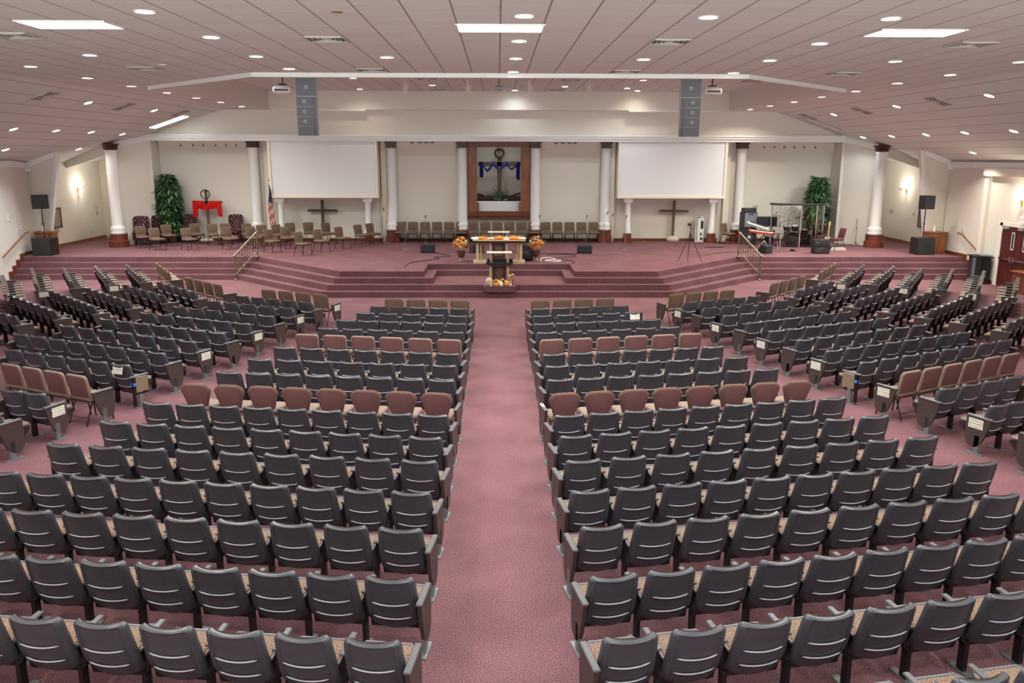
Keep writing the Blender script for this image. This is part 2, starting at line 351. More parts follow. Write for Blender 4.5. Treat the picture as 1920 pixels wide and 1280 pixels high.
    m.add([(x - .03, a, b) for a, b in P_] + [(x + .03, a, b) for a, b in P_], [tuple(range(n_p)), tuple(range(n_p, 2 * n_p))[::-1]] + [(i, (i + 1) % n_p, (i + 1) % n_p + n_p, i + n_p) for i in range(n_p)])
    if s_ < 0: m.add([(-18.27, 32.4, .7), (-18.6, 34.2, .7), (-18.6, 34.2, .88), (-18.27, 32.4, .88), (-18.31, 32.4, .7), (-18.66, 34.2, .7), (-18.66, 34.2, .88), (-18.31, 32.4, .88)], [(0, 1, 2, 3), (4, 5, 6, 7), (0, 1, 5, 4), (1, 2, 6, 5), (2, 3, 7, 6), (3, 0, 4, 7)])
    struct('baseboard_' + n_, m, 'cherry')
    m = MB(); m.b2(s_ * (X2 - .02), s_ * X2, 34.7, 40.3, S, S + .13); struct('baseboard_passage_' + n_, m, 'oak')
m = MB(); m.b2(-18.28, -18.26, -2, 31.05, 0, .12); m.b2(18.17, 18.19, -2, 28.2, 0, .12); m.b2(18.17, 18.19, 30.4, 31.1, 0, .12); struct('baseboard_floor', m, 'cherry')
m = MB(); m.b2(18.06, 18.2, 31.25, 31.5, 0, cz(18.2) - .25); m.b2(17.98, 18.2, 24, 31.5, cz(18.2) - .52, cz(18.2) - .25); struct('trim_4', m, 'cream')

# back wall with baptistry niche
m = MB(); Y = 38.7
def wallrect(x0, x1, z0, z1): m.b2(x0, x1, Y, Y + .12, z0, z1)
wallrect(-15.2, -1.0, 0, 5.3); wallrect(1.0, 15.2, 0, 5.3); wallrect(-1.0, 1.0, 0, 2.1); wallrect(-1.0, 1.0, 4.98, 5.3)
struct('wall_back', m, 'wall')
m = MB(); m.b2(-1.6, 1.6, 40.4, 40.5, 1.9, 5.4); m.b2(-1.6, -1.5, 38.8, 40.4, 1.9, 5.4); m.b2(1.5, 1.6, 38.8, 40.4, 1.9, 5.4)
m.b2(-1.6, 1.6, 38.8, 40.5, 5.3, 5.4); m.b2(-1.6, 1.6, 38.8, 40.5, 2.0, 2.1); struct('wall_niche', m, 'wall')
# header and gable
m = MB(); g = [(-15.3, 5.19), (15.15, 5.19), (15.15, cz(15.15) + .02), (12, 6.52), (-12, 6.52), (-15.3, cz(15.3) + .02)]
m.add([(x, 37.75, z) for x, z in g] + [(x, 37.95, z) for x, z in g], [tuple(range(6)), tuple(range(6, 12))[::-1]] + [(i, (i + 1) % 6, (i + 1) % 6 + 6, i + 6) for i in range(6)])
m.b2(-15.3, 15.15, 37.75, 38.8, 5.19, 5.24); struct('wall_gable', m, 'wall')
m = MB(); m.b2(-15.35, 15.2, 37.66, 37.76, 5.19, 5.30); m.b2(-15.35, 15.2, 37.60, 37.76, 5.30, 5.40); m.b2(-15.35, 15.2, 37.55, 37.76, 5.40, 5.47); struct('trim_crown_header', m, 'white')
m = MB()   # cornice rail at the top of the back wall between columns
for a, b in ((-15.1, -11.2), (11.2, 15.1), (-4.6, -1.75), (1.75, 4.6)): m.b2(a, b, 38.5, 38.72, 4.98, 5.19); m.b2(a, b, 38.56, 38.72, 4.90, 4.98)
struct('trim_cornice', m, 'wallg')
m = MB()
for a, b in ((-15.1, -10.2), (-10.0, -1.6), (1.6, 10.0), (10.2, 15.1), (-1.6, 1.6)): m.b2(a, b, 38.66, 38.7, S, S + .13)
struct('baseboard_back', m, 'cherry')
m = MB()
for x in (-5.15, 5.1, -10.35, 10.3): m.b2(x - .12, x + .12, 38.45, 38.7, S, 5.19)
struct('trim_pilasters', m, 'wallg')

# stage with four steps all round
def level(side, kink, corner, front, z, notch=None):
    L_ = [(-18.3, side), (-kink, side), (-corner, front)]
    if notch: nx, ny, nx2 = notch; L_ += [(-nx, front), (-nx, ny), (nx, ny), (nx, front)]
    L_ += [(corner, front), (kink, side), (18.2, side), (18.25, 34.3), (18.7, 34.3), (18.7, 40.4), (-18.8, 40.4), (-18.8, 34.2)]
    return L_
m = MB()
m.prism(level(31.58, 9.83, 5.87, 27.52, .19), 0, .19); m.prism(level(31.86, 9.65, 5.72, 27.79, .38), .19, .38)
m.prism(level(32.15, 9.47, 5.56, 28.06, .57, (2.23, 29.95, 0)), .38, .57); m.prism(level(32.45, 9.27, 5.40, 28.33, .76, (2.56, 30.28, 0)), .57, S)
m.b2(-.52, .54, 27.42, 27.9, .19, .385)
struct('stage_floor', m, 'carpet')

# ------------------------------------------------------------------ columns
def column(x, y, side, big=False, group='tall white columns on dark wood bases'):
    lab = side
    t = thing('column', lab, 'column', (x, y, S), 0, group)
    H = 4.43 if not big else 4.36; r = .215 if not big else .225
    zb = .54
    m = MB(); w = r * 2 + .08
    if big:
        m.lathe([(r + .18, 0), (r + .18, .26), (r + .13, .28), (r + .13, .52), (r + .16, .54)], 16)
        m.lathe([(r + .2, .0), (r + .2, .05)], 16)
    else:
        m.b2(-w / 2 - .05, w / 2 + .05, -w / 2 - .05, w / 2, 0, .27); m.b2(-w / 2, w / 2, -w / 2, w / 2, .27, .54); m.b2(-w / 2 - .03, w / 2 + .03, -w / 2 - .03, w / 2, .50, .54)
    m.obj('base', 'cherry', t, 'dark red wood base')
    m = MB(); zc = H - (.27 if not big else .34)
    m.lathe([(r + .06, zb), (r + .08, zb + .06), (r + .05, zb + .12), (r + .07, zb + .2), (r + .06, zb + .28), (r + .015, zb + .33), (r, zb + .38), (r * .97, zc - .1), (r + .02, zc - .06), (r, zc)], 24)
    m.obj('shaft', 'white', t)
    m = MB()
    if big: m.lathe([(r + .01, zc), (r + .05, zc + .03), (r + .1, zc + .2), (r + .15, zc + .24), (r + .16, zc + .26)], 10)
    else: m.b2(-r, r, -r, r, zc, H); m.b2(-r - .04, r + .04, -r - .04, r, zc + .2, H); m.b2(-r - .02, r + .02, -r - .02, r, zc, zc + .04)
    m.obj('capital', 'darkcherry', t, 'dark wood capital')
    return t
column(-16.2, 36.2, 'big round white column at the left corner by the leather chairs', True)
column(16.2, 36.15, 'big round white column at the right corner beside the drum shield', True)
column(-10.9, 38.4, 'tall white column left of the left screen behind the flag')
column(10.9, 38.4, 'tall white column right of the right screen, behind the bass amplifier')
column(-4.8, 38.4, 'tall white column right of the left projection screen')
column(4.8, 38.4, 'tall white column left of the right projection screen')
column(-1.64, 38.4, 'tall white column touching the left side of the wooden niche frame')
column(1.64, 38.4, 'tall white column touching the right side of the wooden niche frame')
def short_column(x, lab):
    t = thing('short_column', lab, 'column', (x, 38.05, S), 0, 'short columns carrying the screen boxes')
    m = MB(); m.b2(-.2, .2, -.2, .2, 0, .22); m.b2(-.16, .16, -.16, .16, .22, .42); m.obj('base', 'cherry', t, 'dark red wood base')
    m = MB(); m.lathe([(.17, .42), (.18, .46), (.15, .52), (.16, .58), (.13, .64), (.125, 1.75), (.14, 1.78)], 20); m.obj('shaft', 'white', t)
    m = MB(); m.b2(-.2, .2, -.2, .2, 1.85, 1.99); m.b2(-.16, .16, -.16, .16, 1.78, 1.85); m.obj('capital', 'white', t)
short_column(-9.72, 'short white column under the left end of the left screen box'); short_column(-5.85, 'short white column under the right end of the left screen box')
short_column(5.8, 'short white column under the left end of the right screen box'); short_column(9.6, 'short white column under the right end of the right screen box')

# ------------------------------------------------------------------ screens
def screen(x0, x1, lab):
    t = thing('projection_screen', lab, 'screen', ((x0 + x1) / 2, 38.2, 2.75), 0, 'white projection screens in boxes')
    w = (x1 - x0) / 2
    m = MB(); m.b2(-w, w, -.40, .48, 0, 2.44); m.obj('box', 'wallg', t)
    m = MB(); m.b2(-w, w, -.48, -.40, 0, .10); m.b2(-w, -w + .12, -.48, -.40, .1, 2.44); m.b2(w - .12, w, -.48, -.40, .1, 2.44); m.b2(-w + .1, w - .1, -.45, -.40, .1, .15)
    m.obj('frame', 'cream', t, 'cream frame')
    m = MB(); m.b2(-w + .13, w - .13, -.44, -.41, .15, 2.44); m.obj('screen_surface', 'screen', t, 'plain white screen surface')
screen(-10.1, -5.33, 'big blank white projection screen left of the niche'); screen(5.26, 10.08, 'big blank white projection screen right of the niche')
for k, x0 in enumerate((-9.7, 5.6)):   # roller housings under the fascia
    m = MB(); m.b2(x0, x0 + 4.0, 37.28, 37.4, 6.44, 6.5)
    tag(m.obj('screen_roller_housing', 'white'), 'long thin white screen housing under the ceiling edge, ' + ('left' if k == 0 else 'right') + ' of the niche', 'screen housing', 'roller screen housings')

# ------------------------------------------------------------------ niche frame
t = thing('niche_surround', 'carved reddish wood frame round the baptistry niche', 'frame', (0, 38.7, S))
for s_ in (-1, 1):
    m = MB(); m.b2(s_ * .99, s_ * 1.39, -.14, .02, 1.34, 4.22); m.b2(s_ * 1.05, s_ * 1.33, -.17, -.14, 1.62, 4.1); m.b2(s_ * .9, s_ * 1.39, -.2, .02, 1.34, 1.75); m.obj('jamb', 'oak', t)
m = MB(); m.b2(-1.42, 1.42, -.22, .02, 4.2, 4.34); m.b2(-1.45, 1.45, -.27, .02, 4.34, 4.42); m.obj('head', 'cherry', t)
m = MB(); m.b2(-1.42, 1.42, -.16, .02, 1.0, 1.16); m.b2(-1.4, 1.4, -.22, .02, 1.16, 1.26); m.b2(-1.36, 1.36, -.18, .02, 1.26, 1.36); m.obj('sill', 'cherry', t)
m = MB(); m.add([(-.95, 38.74, 2.11), (.95, 38.74, 2.11), (1.03, 38.78, 2.52), (-1.03, 38.78, 2.52), (-.95, 38.86, 2.11), (.95, 38.86, 2.11), (1.03, 38.86, 2.52), (-1.03, 38.86, 2.52)],
                [(0, 1, 2, 3), (4, 5, 6, 7), (0, 1, 5, 4), (1, 2, 6, 5), (2, 3, 7, 6), (3, 0, 4, 7)])
m.b2(-1.03, 1.03, 38.76, 38.9, 2.52, 2.56)
tag(m.obj('baptistry_tub', 'glassy'), 'glossy white baptistry tub front at the bottom of the niche', 'tub')
m = MB(); m.b2(-1.45, 1.45, 40.1, 40.35, 2.15, 2.75)
m.tube([(-1.45, 39.3, 3.0), (-.7, 39.9, 2.75)], .04); m.tube([(1.45, 39.3, 3.05), (.6, 39.9, 2.75)], .04)
tag(m.obj('niche_shelf', 'darkcherry'), 'dark wood ledge with sloping rails inside the niche behind the tub', 'shelf')

def drape(mb, xs, top, bot, y, n=26, nv=8, fold=.03, freq=60, mi=0):
    def pl(P, u):
        for (a, za), (b, zb) in zip(P, P[1:]):
            if a <= u <= b: k = (u - a) / (b - a) if b > a else 0; k = k * k * (3 - 2 * k); return za + (zb - za) * k
        return P[-1][1]
    x0, x1 = xs
    def fn(u, v):
        zt = pl(top, u); zb = pl(bot, u)
        return (x0 + (x1 - x0) * u, y - fold * (.6 + math.sin(u * freq + v * 2.2)) - .02 * math.sin(v * PI), zt + (zb - zt) * v)
    mb.grid(fn, n, nv, mi, thick=(0, .035, 0))
# cross in the niche
t = thing('niche_cross', 'tan timber cross with navy drape and dark wreath inside the niche', 'cross', (0.03, 39.8, 2.1))
m = MB(); m.b2(-.1, .1, -.05, .05, 0, 2.78); m.obj('post', 'cross2', t)
m = MB(); m.b2(-.98, .98, -.05, .05, 2.02, 2.2); m.obj('crossbar', 'cross2', t)
m = MB(); m.torus((0, -.1, 2.6), .2, .05, 28, 8, wob=.25); m.obj('wreath', 'wreath', t, 'dark vine wreath')
m = MB()
drape(m, (-.92, -.74), [(0, 2.22), (1, 2.2)], [(0, 1.52), (.7, 1.48), (1, 1.55)], -.08, 10, freq=14)
drape(m, (.78, .95), [(0, 2.2), (1, 2.22)], [(0, 1.45), (.7, 1.36), (1, 1.42)], -.08, 10, freq=14)
drape(m, (-.78, -.3), [(0, 2.15), (.45, 1.87), (1, 2.2)], [(0, 1.98), (.45, 1.74), (.75, 1.84), (1, 2.05)], -.08, 14, 4, freq=8)
drape(m, (.3, .8), [(0, 2.2), (.5, 1.93), (1, 2.12)], [(0, 2.05), (.5, 1.83), (1, 1.95)], -.08, 14, 4, freq=8)
drape(m, (-.33, .33), [(0, 2.24), (.22, 2.18), (.5, 1.88), (.78, 2.18), (1, 2.24)], [(0, 2.02), (.5, 1.8), (1, 2.02)], -.1, 16, 4, freq=8)
m.obj('drape', 'blue', t, 'navy blue satin drape')
# red-draped cross left
t = thing('draped_cross', 'tall wooden cross draped in red cloth with a vine wreath, behind left chairs', 'cross', (-13.05, 38.3, S))
m = MB(); m.b2(-.05, .05, -.04, .04, 0, 2.3, T=Tr(ry=-.02)); m.obj('post', 'cross2', t)
m = MB(); m.b2(-.66, .66, -.04, .04, 1.72, 1.81); m.obj('crossbar', 'cross2', t)
m = MB(); m.torus((-.05, -.07, 2.12), .19, .028, 28, 8, wob=.3); m.obj('wreath', 'wreath2', t, 'grey vine wreath')
m = MB()
drape(m, (-.62, .02), [(0, 1.84), (.62, 1.83), (.8, 1.82), (1, 1.5)], [(0, 1.1), (.3, 1.12), (.36, 1.5), (.75, 1.46), (1, 1.36)], -.1, 34, 10, freq=46)
drape(m, (.0, .66), [(0, 1.5), (.12, 1.82), (1, 1.83)], [(0, 1.36), (.35, 1.48), (.68, 1.46), (.74, 1.14), (1, 1.12)], -.1, 34, 10, freq=40)
m.obj('drape', 'red', t, 'bright red cloth drape')
m = MB(); m.ball((-.1, -.2, .08), .24, 8, sc_=(1.4, 1, .45)); m.obj('foot_cloth', 'linen', t, 'pale cloth round its foot')
for x, lean, lab in ((-7.97, .0, 'bare dark wooden cross under the left projection screen'), (7.95, .012, 'bare wooden cross on a cloth-wrapped foot under the right projection screen')):
    t = thing('wooden_cross', lab, 'cross', (x, 38.5, S), 0, 'bare wooden crosses under the screens')
    T = Tr(ry=lean)
    m = MB(); m.b2(-.055, .055, -.04, .04, 0, 1.85, T=T); m.obj('post', 'cross' if x < 0 else 'cross2', t)
    m = MB(); m.b2(-.66, .66, -.035, .035, 1.34, 1.44, T=T); m.b2(-.07, .07, -.06, .06, 1.33, 1.45, T=T); m.obj('crossbar', 'cross' if x < 0 else 'cross2', t)
    m = MB(); m.ball((0, -.02, .1), .26, 9, sc_=(1.2, .8, .62)); m.obj('foot_cloth', 'linen', t, 'pale cloth round its foot')
# ------------------------------------------------------------------ grey auditorium seat (origin on the floor, front = +Y)
W = .57
def shell_y(t): return -.075 - .165 * t + .07 * (1 - t) ** 5     # back surface centre line, t = 0 bottom .. 1 top
def shell_pt(u, v, off=0.):
    z = .215 + .60 * v; hw = .262 - .028 * v ** 1.5 - .02 * (1 - v) ** 4
    x = (u * 2 - 1)
    # rounded corners
    if v > .93: hw -= .035 * ((v - .93) / .07) ** 2.2
    if v < .14: hw -= .075 * (1 - math.sqrt(max(0, 1 - ((.14 - v) / .14) ** 2)))
    y = shell_y(v) + .058 * abs(x) ** 2.2 + off
    zt = z + (.012 * x * x if v > .5 else .02 * x * x * (1 - v))
    return (x * hw, y, zt)
def make_shell(nu=14, nv=22):
    m = MB(); vs = []; fs = []
    vv = sorted(set([i / nv for i in range(nv + 1)] + [.02, .04, .975, .99]))
    def prof(u, v):
        x = abs(u * 2 - 1); o = 0
        if .12 < v < .955 and x < .80: o += .010                # recessed centre panel
        for v0 in (.555, .275):                                 # two lateral ledges
            d = v - (v0 + .03 * x * x)
            if x < .72 and 0 <= d < .055: o -= .012 * (1 - d / .055) - .0
        e = min(v / .03, (1 - v) / .03, (1 - x) / .05, 1)
        o += .018 * (1 - max(0, e)) ** 2
        return o
    W_ = len([0]) ; uu = [0, .015, .05, .1, .12, .2, .3, .4, .5, .6, .7, .8, .88, .9, .95, .985, 1]
    for v in vv:
        for u in uu: vs.append(shell_pt(u, v, prof(u, v)))
    n = len(uu)
    for j in range(len(vv) - 1):
        for i in range(n - 1): fs.append((j * n + i, j * n + i + 1, (j + 1) * n + i + 1, (j + 1) * n + i))
    o = len(vs)
    for v in vv:
        for u in uu: p = shell_pt(u, v, .05); vs.append((p[0] * .985, p[1], p[2]))
    fs += [tuple(i + o for i in f)[::-1] for f in fs[:]]
    k = len(vv)
    for i in range(n - 1): fs.append((i + 1, i, i + o, i + 1 + o)); a = (k - 1) * n + i; fs.append((a, a + 1, a + 1 + o, a + o))
    for j in range(k - 1): a = j * n; fs.append((a, a + n, a + n + o, a + o)); a = j * n + n - 1; fs.append((a + n, a, a + o, a + n + o))
    m.add(vs, fs, 0, True)
    for v0 in (.555, .275):                                     # ledge edges in the painted highlight colour
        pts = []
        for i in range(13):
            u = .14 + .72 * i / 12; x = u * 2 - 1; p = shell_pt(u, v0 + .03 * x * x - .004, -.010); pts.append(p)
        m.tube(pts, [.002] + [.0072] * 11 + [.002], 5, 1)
    return m
def make_backcush():
    m = MB()
    def fn(u, v):
        p = shell_pt(.04 + .92 * u, .34 + .66 * v, .052 + .045 * (1 - abs(u * 2 - 1) ** 4) * (1 - (v * 2 - 1) ** 6)); return (p[0], p[1], p[2] + .010 * v * (1 - (u * 2 - 1) ** 4))
    m.grid(fn, 8, 7, 0)
    def fb(u, v):
        p = shell_pt(.04 + .92 * u, .34 + .66 * v, .047); return (p[0], p[1], p[2] + .010 * v * (1 - (u * 2 - 1) ** 4))
    m.grid(fb, 8, 7, 0); return m
def make_pan():
    m = MB(); P = [(-.04, .43), (.33, .445), (.345, .42), (.27, .33), (.17, .235), (.08, .20), (.02, .22)]
    n = len(P); hw = .235
    m.add([(-hw, y, z) for y, z in P] + [(hw, y, z) for y, z in P], [tuple(range(n)), tuple(range(n, 2 * n))[::-1]] + [(i, (i + 1) % n, (i + 1) % n + n, i + n) for i in range(n)])
    return m
def make_rim():
    m = MB(); m.tube([(-.236, .0, .475), (-.238, .27, .482), (-.20, .338, .486), (.20, .338, .486), (.238, .27, .482), (.236, .0, .475)], .014, 6); return m
def seat_meshes():
    D = {}
    D['back_shell'] = make_shell().mesh('back_shell', ['plastic', 'ridge_glint']); D['back_cushion'] = make_backcush().mesh('back_cushion', 'fabric')
    D['seat_pan'] = make_pan().mesh('seat_pan', 'pan'); D['seat_rim'] = make_rim().mesh('seat_rim', 'rim')
    m = MB(); m.rbox((0, .135, .462), (.455, .40, .06), .025, 2); D['seat_cushion'] = m.mesh('seat_cushion', 'fabric')
    m = MB(); m.rbox((0, -.04, .605), (.062, .42, .03), .008, 1, smooth=False); D['armrest'] = m.mesh('armrest', 'arm')
    m = MB(); m.rbox((0, .125, .59), (.058, .34, .028), .008, 1, smooth=False); D['armrest_mid'] = m.mesh('armrest', 'arm')
    m = MB(); m.b2(-.016, .016, .0, .15, .30, .58); m.b2(-.02, .02, -.075, .01, .02, .30); D['leg'] = m.mesh('leg', 'blackm')
    m = MB(); m.b2(-.035, .035, -.16, .13, 0, .014); m.b2(-.012, .012, -.07, .005, .014, .05); D['foot_plate'] = m.mesh('foot_plate', 'steel')
    m = MB(); P = [(-.235, .588), (.178, .588), (.182, .40), (.18, .28), (.168, .20), (.135, .135), (.08, .105), (.01, .103), (-.055, .13), (-.10, .19), (-.14, .28), (-.195, .44)]
    n = len(P); a = .020
    m.add([(-a, y, z) for y, z in P] + [(a, y, z) for y, z in P], [tuple(range(n)), tuple(range(n, 2 * n))[::-1]] + [(i, (i + 1) % n, (i + 1) % n + n, i + n) for i in range(n)])
    D['end_panel'] = m.mesh('end_panel', 'taupe')
    m = MB(); m.b2(-.02, .02, -.075, .01, .014, .30); D['panel_leg'] = m.mesh('leg', 'steel')
    # open mechanism of an end standard whose panel is missing
    m = MB(); m.b2(-.015, .015, -.2, -.14, .05, .58); m.b2(-.02, .02, .10, .15, .28, .56, 1); m.b2(-.02, .02, -.13, .1, .3, .56, 1); m.b2(-.02, .02, -.14, .16, .26, .29)
    m.b2(-.045, -.02, -.20, -.16, .44, .49, 2); m.b2(.02, .045, -.20, -.16, .44, .49, 2)
    D['open_frame'] = m.mesh('open_frame', ['blackm', 'tanwood', 'bluetag'])
    return D
SM = seat_meshes()
def notice_mesh():
    m = MB(); m.box((0, 0, 0), (.25, .002, .155), 0)
    for k, tx in enumerate(('This Row is', 'Not Available', 'For Seating')):
        vs, fs = text_verts(tx, .047); m.add([(x, -.0016 - abs(z), .046 - .047 * k + y) for x, y, z in vs], fs, 1)
    return m.mesh('notice', ['paper', 'ink'])
NM = notice_mesh()

def place(Px, Py, dx, dy, h):     # back-top point and unit row direction -> root location and rotation
    fx, fy = -dy, dx
    if fy < 0: fx, fy = -fx, -fy
    # X blocks turn further than 90 deg never; rows face the pulpit
    rz = math.atan2(fy, fx) - PI / 2
    return (Px + fx * .235, Py + fy * .235, 0), rz
ROWS = [('CL', 0, 'g', -1.06, 5.97, -3.93, 6.35, 6), ('CL', 1, 'g', -1.05, 6.99, -4.38, 7.42, 7), ('CL', 2, 'g', -1.07, 8.03, -5.14, 8.54, 8), ('CL', 3, 'g', -1.06, 9.0, -5.56, 9.61, 9), ('CL', 4, 'g', -1.06, 10.02, -5.88, 10.69, 9), ('CL', 5, 'g', -1.06, 10.93, -5.62, 11.65, 9), ('CL', 6, 'g', -1.03, 11.95, -5.39, 12.61, 9), ('CL', 7, 'b', -1.04, 12.95, -5.09, 13.54, 8), ('CL', 8, 'g', -1.03, 13.95, -4.87, 14.52, 8), ('CL', 9, 'g', -1.05, 14.99, -4.59, 15.5, 7), ('CL', 10, 'g', -1.04, 15.94, -4.37, 16.51, 7), ('CL', 11, 'b', -1.06, 16.94, -4.11, 17.48, 6), ('CL', 12, 'g', -1.04, 17.97, -3.87, 18.42, 6), ('CL', 13, 'g', -1.02, 18.95, -3.63, 19.35, 6), ('CL', 14, 'g', -1.03, 19.9, -3.32, 20.3, 5), ('CL', 15, 'g', -1.04, 20.89, -3.11, 21.19, 5), ('CL', 16, 'b', -1.05, 21.79, -2.81, 22.01, 4), ('CR', 0, 'g', 1.04, 6.0, 4.52, 6.65, 7), ('CR', 1, 'g', 1.04, 7.0, 4.92, 7.7, 8), ('CR', 2, 'g', 1.06, 8.07, 5.74, 8.85, 9), ('CR', 3, 'g', 1.04, 9.03, 6.09, 9.88, 10), ('CR', 4, 'g', 1.06, 10.02, 5.84, 10.86, 9), ('CR', 5, 'g', 1.05, 10.98, 5.6, 11.82, 9), ('CR', 6, 'g', 1.04, 11.93, 5.35, 12.79, 9), ('CR', 7, 'b', 1.04, 12.93, 5.04, 13.63, 8), ('CR', 8, 'g', 1.05, 13.97, 4.87, 14.67, 8), ('CR', 9, 'g', 1.07, 14.94, 4.58, 15.6, 7), ('CR', 10, 'g', 1.06, 15.87, 4.35, 16.51, 7), ('CR', 11, 'b', 1.08, 16.93, 4.09, 17.51, 6), ('CR', 12, 'g', 1.05, 17.94, 3.87, 18.51, 6), ('CR', 13, 'g', 1.02, 18.91, 3.61, 19.41, 6), ('CR', 14, 'g', 1.05, 19.89, 3.34, 20.35, 5), ('CR', 15, 'g', 1.05, 20.88, 3.13, 21.26, 5), ('CR', 16, 'b', 1.08, 21.78, 2.83, 22.06, 4), ('SL', 0, 'g', -7.61, 13.2, -8.07, 13.37, 2), ('SL', 1, 'b', -7.34, 14.12, -8.9, 14.9, 4), ('SL', 2, 'g', -7.06, 15.12, -9.73, 16.35, 6), ('SL', 3, 'g', -6.78, 16.08, -10.39, 17.83, 8), ('SL', 4, 'g', -6.56, 17.13, -9.85, 18.75, 7), ('SL', 5, 'g', -6.22, 17.98, -9.3, 19.52, 7), ('SL', 6, 'g', -5.99, 19.04, -8.66, 20.29, 6), ('SL', 7, 'g', -5.68, 19.96, -8.18, 21.13, 6), ('SL', 8, 'g', -5.47, 21.04, -7.62, 22.03, 5), ('SL', 9, 'g', -5.15, 21.86, -7.11, 22.86, 5), ('SL', 10, 'b', -4.93, 22.79, -6.55, 23.57, 4), ('SR', 0, 'g', 7.85, 12.42, 8.31, 12.62, 2), ('SR', 1, 'g', 7.57, 13.4, 9.11, 14.11, 4), ('SR', 2, 'b', 7.3, 14.27, 9.88, 15.59, 6), ('SR', 3, 'g', 7.01, 15.25, 10.73, 17.11, 8), ('SR', 4, 'g', 6.73, 16.2, 10.3, 17.93, 8), ('SR', 5, 'g', 6.5, 17.19, 9.71, 18.74, 7), ('SR', 6, 'g', 6.21, 18.13, 9.21, 19.55, 7), ('SR', 7, 'g', 5.99, 19.1, 8.62, 20.37, 6), ('SR', 8, 'g', 5.66, 19.97, 8.19, 21.26, 6), ('SR', 9, 'g', 5.42, 21.0, 7.61, 22.05, 5), ('SR', 10, 'g', 5.11, 21.83, 7.09, 22.8, 5), ('SR', 11, 'b', 4.91, 22.8, 6.5, 23.49, 4), ('OL', 0, 'g', -11.77, 19.99, -12.67, 20.7, 3), ('OL', 1, 'g', -11.19, 20.72, -13.55, 23.09, 7), ('OL', 2, 'g', -10.57, 21.45, -12.81, 23.83, 7), ('OL', 3, 'g', -10.01, 22.2, -12.03, 24.36, 6), ('OL', 4, 'g', -9.42, 23.1, -11.21, 24.96, 5), ('OL', 5, 'g', -8.79, 23.7, -10.4, 25.47, 5), ('OL', 6, 'b', -8.35, 24.67, -9.69, 26.04, 4), ('OR', 0, 'g', 12.07, 19.11, 12.9, 19.91, 3), ('OR', 1, 'g', 11.59, 20.09, 14.14, 22.62, 7), ('OR', 2, 'g', 11.04, 20.75, 13.29, 23.08, 7), ('OR', 3, 'g', 10.47, 21.55, 12.68, 23.89, 6), ('OR', 4, 'g', 9.84, 22.29, 11.82, 24.37, 6), ('OR', 5, 'g', 9.38, 23.18, 11.1, 25.03, 5), ('OR', 6, 'g', 8.76, 23.87, 10.34, 25.59, 5), ('OR', 7, 'b', 8.32, 24.91, 9.64, 26.32, 4), ('XL', 0, 'g', -13.82, 23.34, -15.92, 26.87, 8), ('XL', 1, 'g', -14.06, 25.34, -15.87, 28.51, 7), ('XL', 2, 'g', -13.21, 25.78, -14.88, 28.69, 7), ('XL', 3, 'g', -12.47, 26.48, -13.96, 29.07, 6), ('XL', 4, 'g', -11.63, 26.96, -13.08, 29.5, 6), ('XL', 5, 'b', -10.91, 27.57, -12.07, 29.64, 4), ('XR', 0, 'g', 15.17, 24.04, 16.54, 26.21, 5), ('XR', 1, 'g', 14.56, 24.87, 16.38, 27.85, 7), ('XR', 2, 'g', 13.87, 25.53, 15.6, 28.39, 7), ('XR', 3, 'g', 12.96, 25.87, 14.71, 28.71, 7), ('XR', 4, 'g', 12.21, 26.46, 13.85, 29.09, 6), ('XR', 5, 'g', 11.4, 26.82, 12.97, 29.46, 6), ('XR', 6, 'b', 10.74, 27.57, 12.02, 29.67, 4), ('CR', -1, 'g', 3.0, 5.33, 5.3, 5.75, 5), ('SL', -1, 'g', -7.85, 12.3, -8.35, 12.52, 2), ('SR', -1, 'g', 8.12, 11.5, 8.6, 11.72, 2)]
BL = {'CL': 'left centre block', 'CR': 'right centre block', 'SL': 'left angled block', 'SR': 'right angled block', 'OL': 'left outer block', 'OR': 'right outer block', 'XL': 'far left block', 'XR': 'far right block'}
NOTICE_P = {('SL', 0), ('SL', 4), ('SL', 6), ('SL', 8), ('SL', 10), ('SR', 0), ('SR', 2), ('SR', 4), ('SR', 6), ('SR', 8), ('SR', 10), ('XL', 1), ('XL', 3), ('XR', 1), ('XR', 3), ('XR', 5)}
NOTICE_B = {('SL', 2, 'first'), ('CR', 14, 'last'), ('OL', 1, 'last')}
OPEN = {('SL', 2), ('SR', 3)}
minrow = {}
for r in ROWS: minrow[r[0]] = min(minrow.get(r[0], 99), r[1])
seats = []
for nm, i, k, x0, y0, x1, y1, n in ROWS:
    d = Vector((x1 - x0, y1 - y0)); L_ = d.length; d.normalize()
    if nm in ('CL', 'CR') and 0 <= i <= (3 if nm == 'CL' else 2): n += 2; L_ *= (n - 1) / (n - 3)
    for q in range(n):
        f = q / (n - 1) if n > 1 else 0
        # gentle arc
        P = Vector((x0, y0)) + d * L_ * f
        seats.append(dict(b=nm, r=i, k=k, q=q, n=n, P=P, d=d, sp=L_ / max(1, n - 1), dist=math.hypot(P.x, P.y)))
grey = sorted([s for s in seats if s['k'] == 'g'], key=lambda s: s['dist'])
IND = grey[:300]; REST = grey[300:]
def seat_label(s):
    row = s['r'] - minrow[s['b']] + 1
    end = 'centre aisle' if s['b'][0] == 'C' else 'inner aisle'
    bd = {'CL': 'left centre', 'CR': 'right centre', 'SL': 'left angled', 'SR': 'right angled', 'OL': 'left outer', 'OR': 'right outer', 'XL': 'far left', 'XR': 'far right'}[s['b']]
    base = 'grey auditorium seat' if s['k'] == 'g' else ('brown padded chair' if s['r'] != {'CL': 11, 'CR': 11, 'SL': 1, 'SR': 2}.get(s['b'], -9) else 'mauve padded chair')
    return f"{base}, {ORD[s['q'] + 1]} from {end} in {ORD[row]} row from bottom, {bd} block"
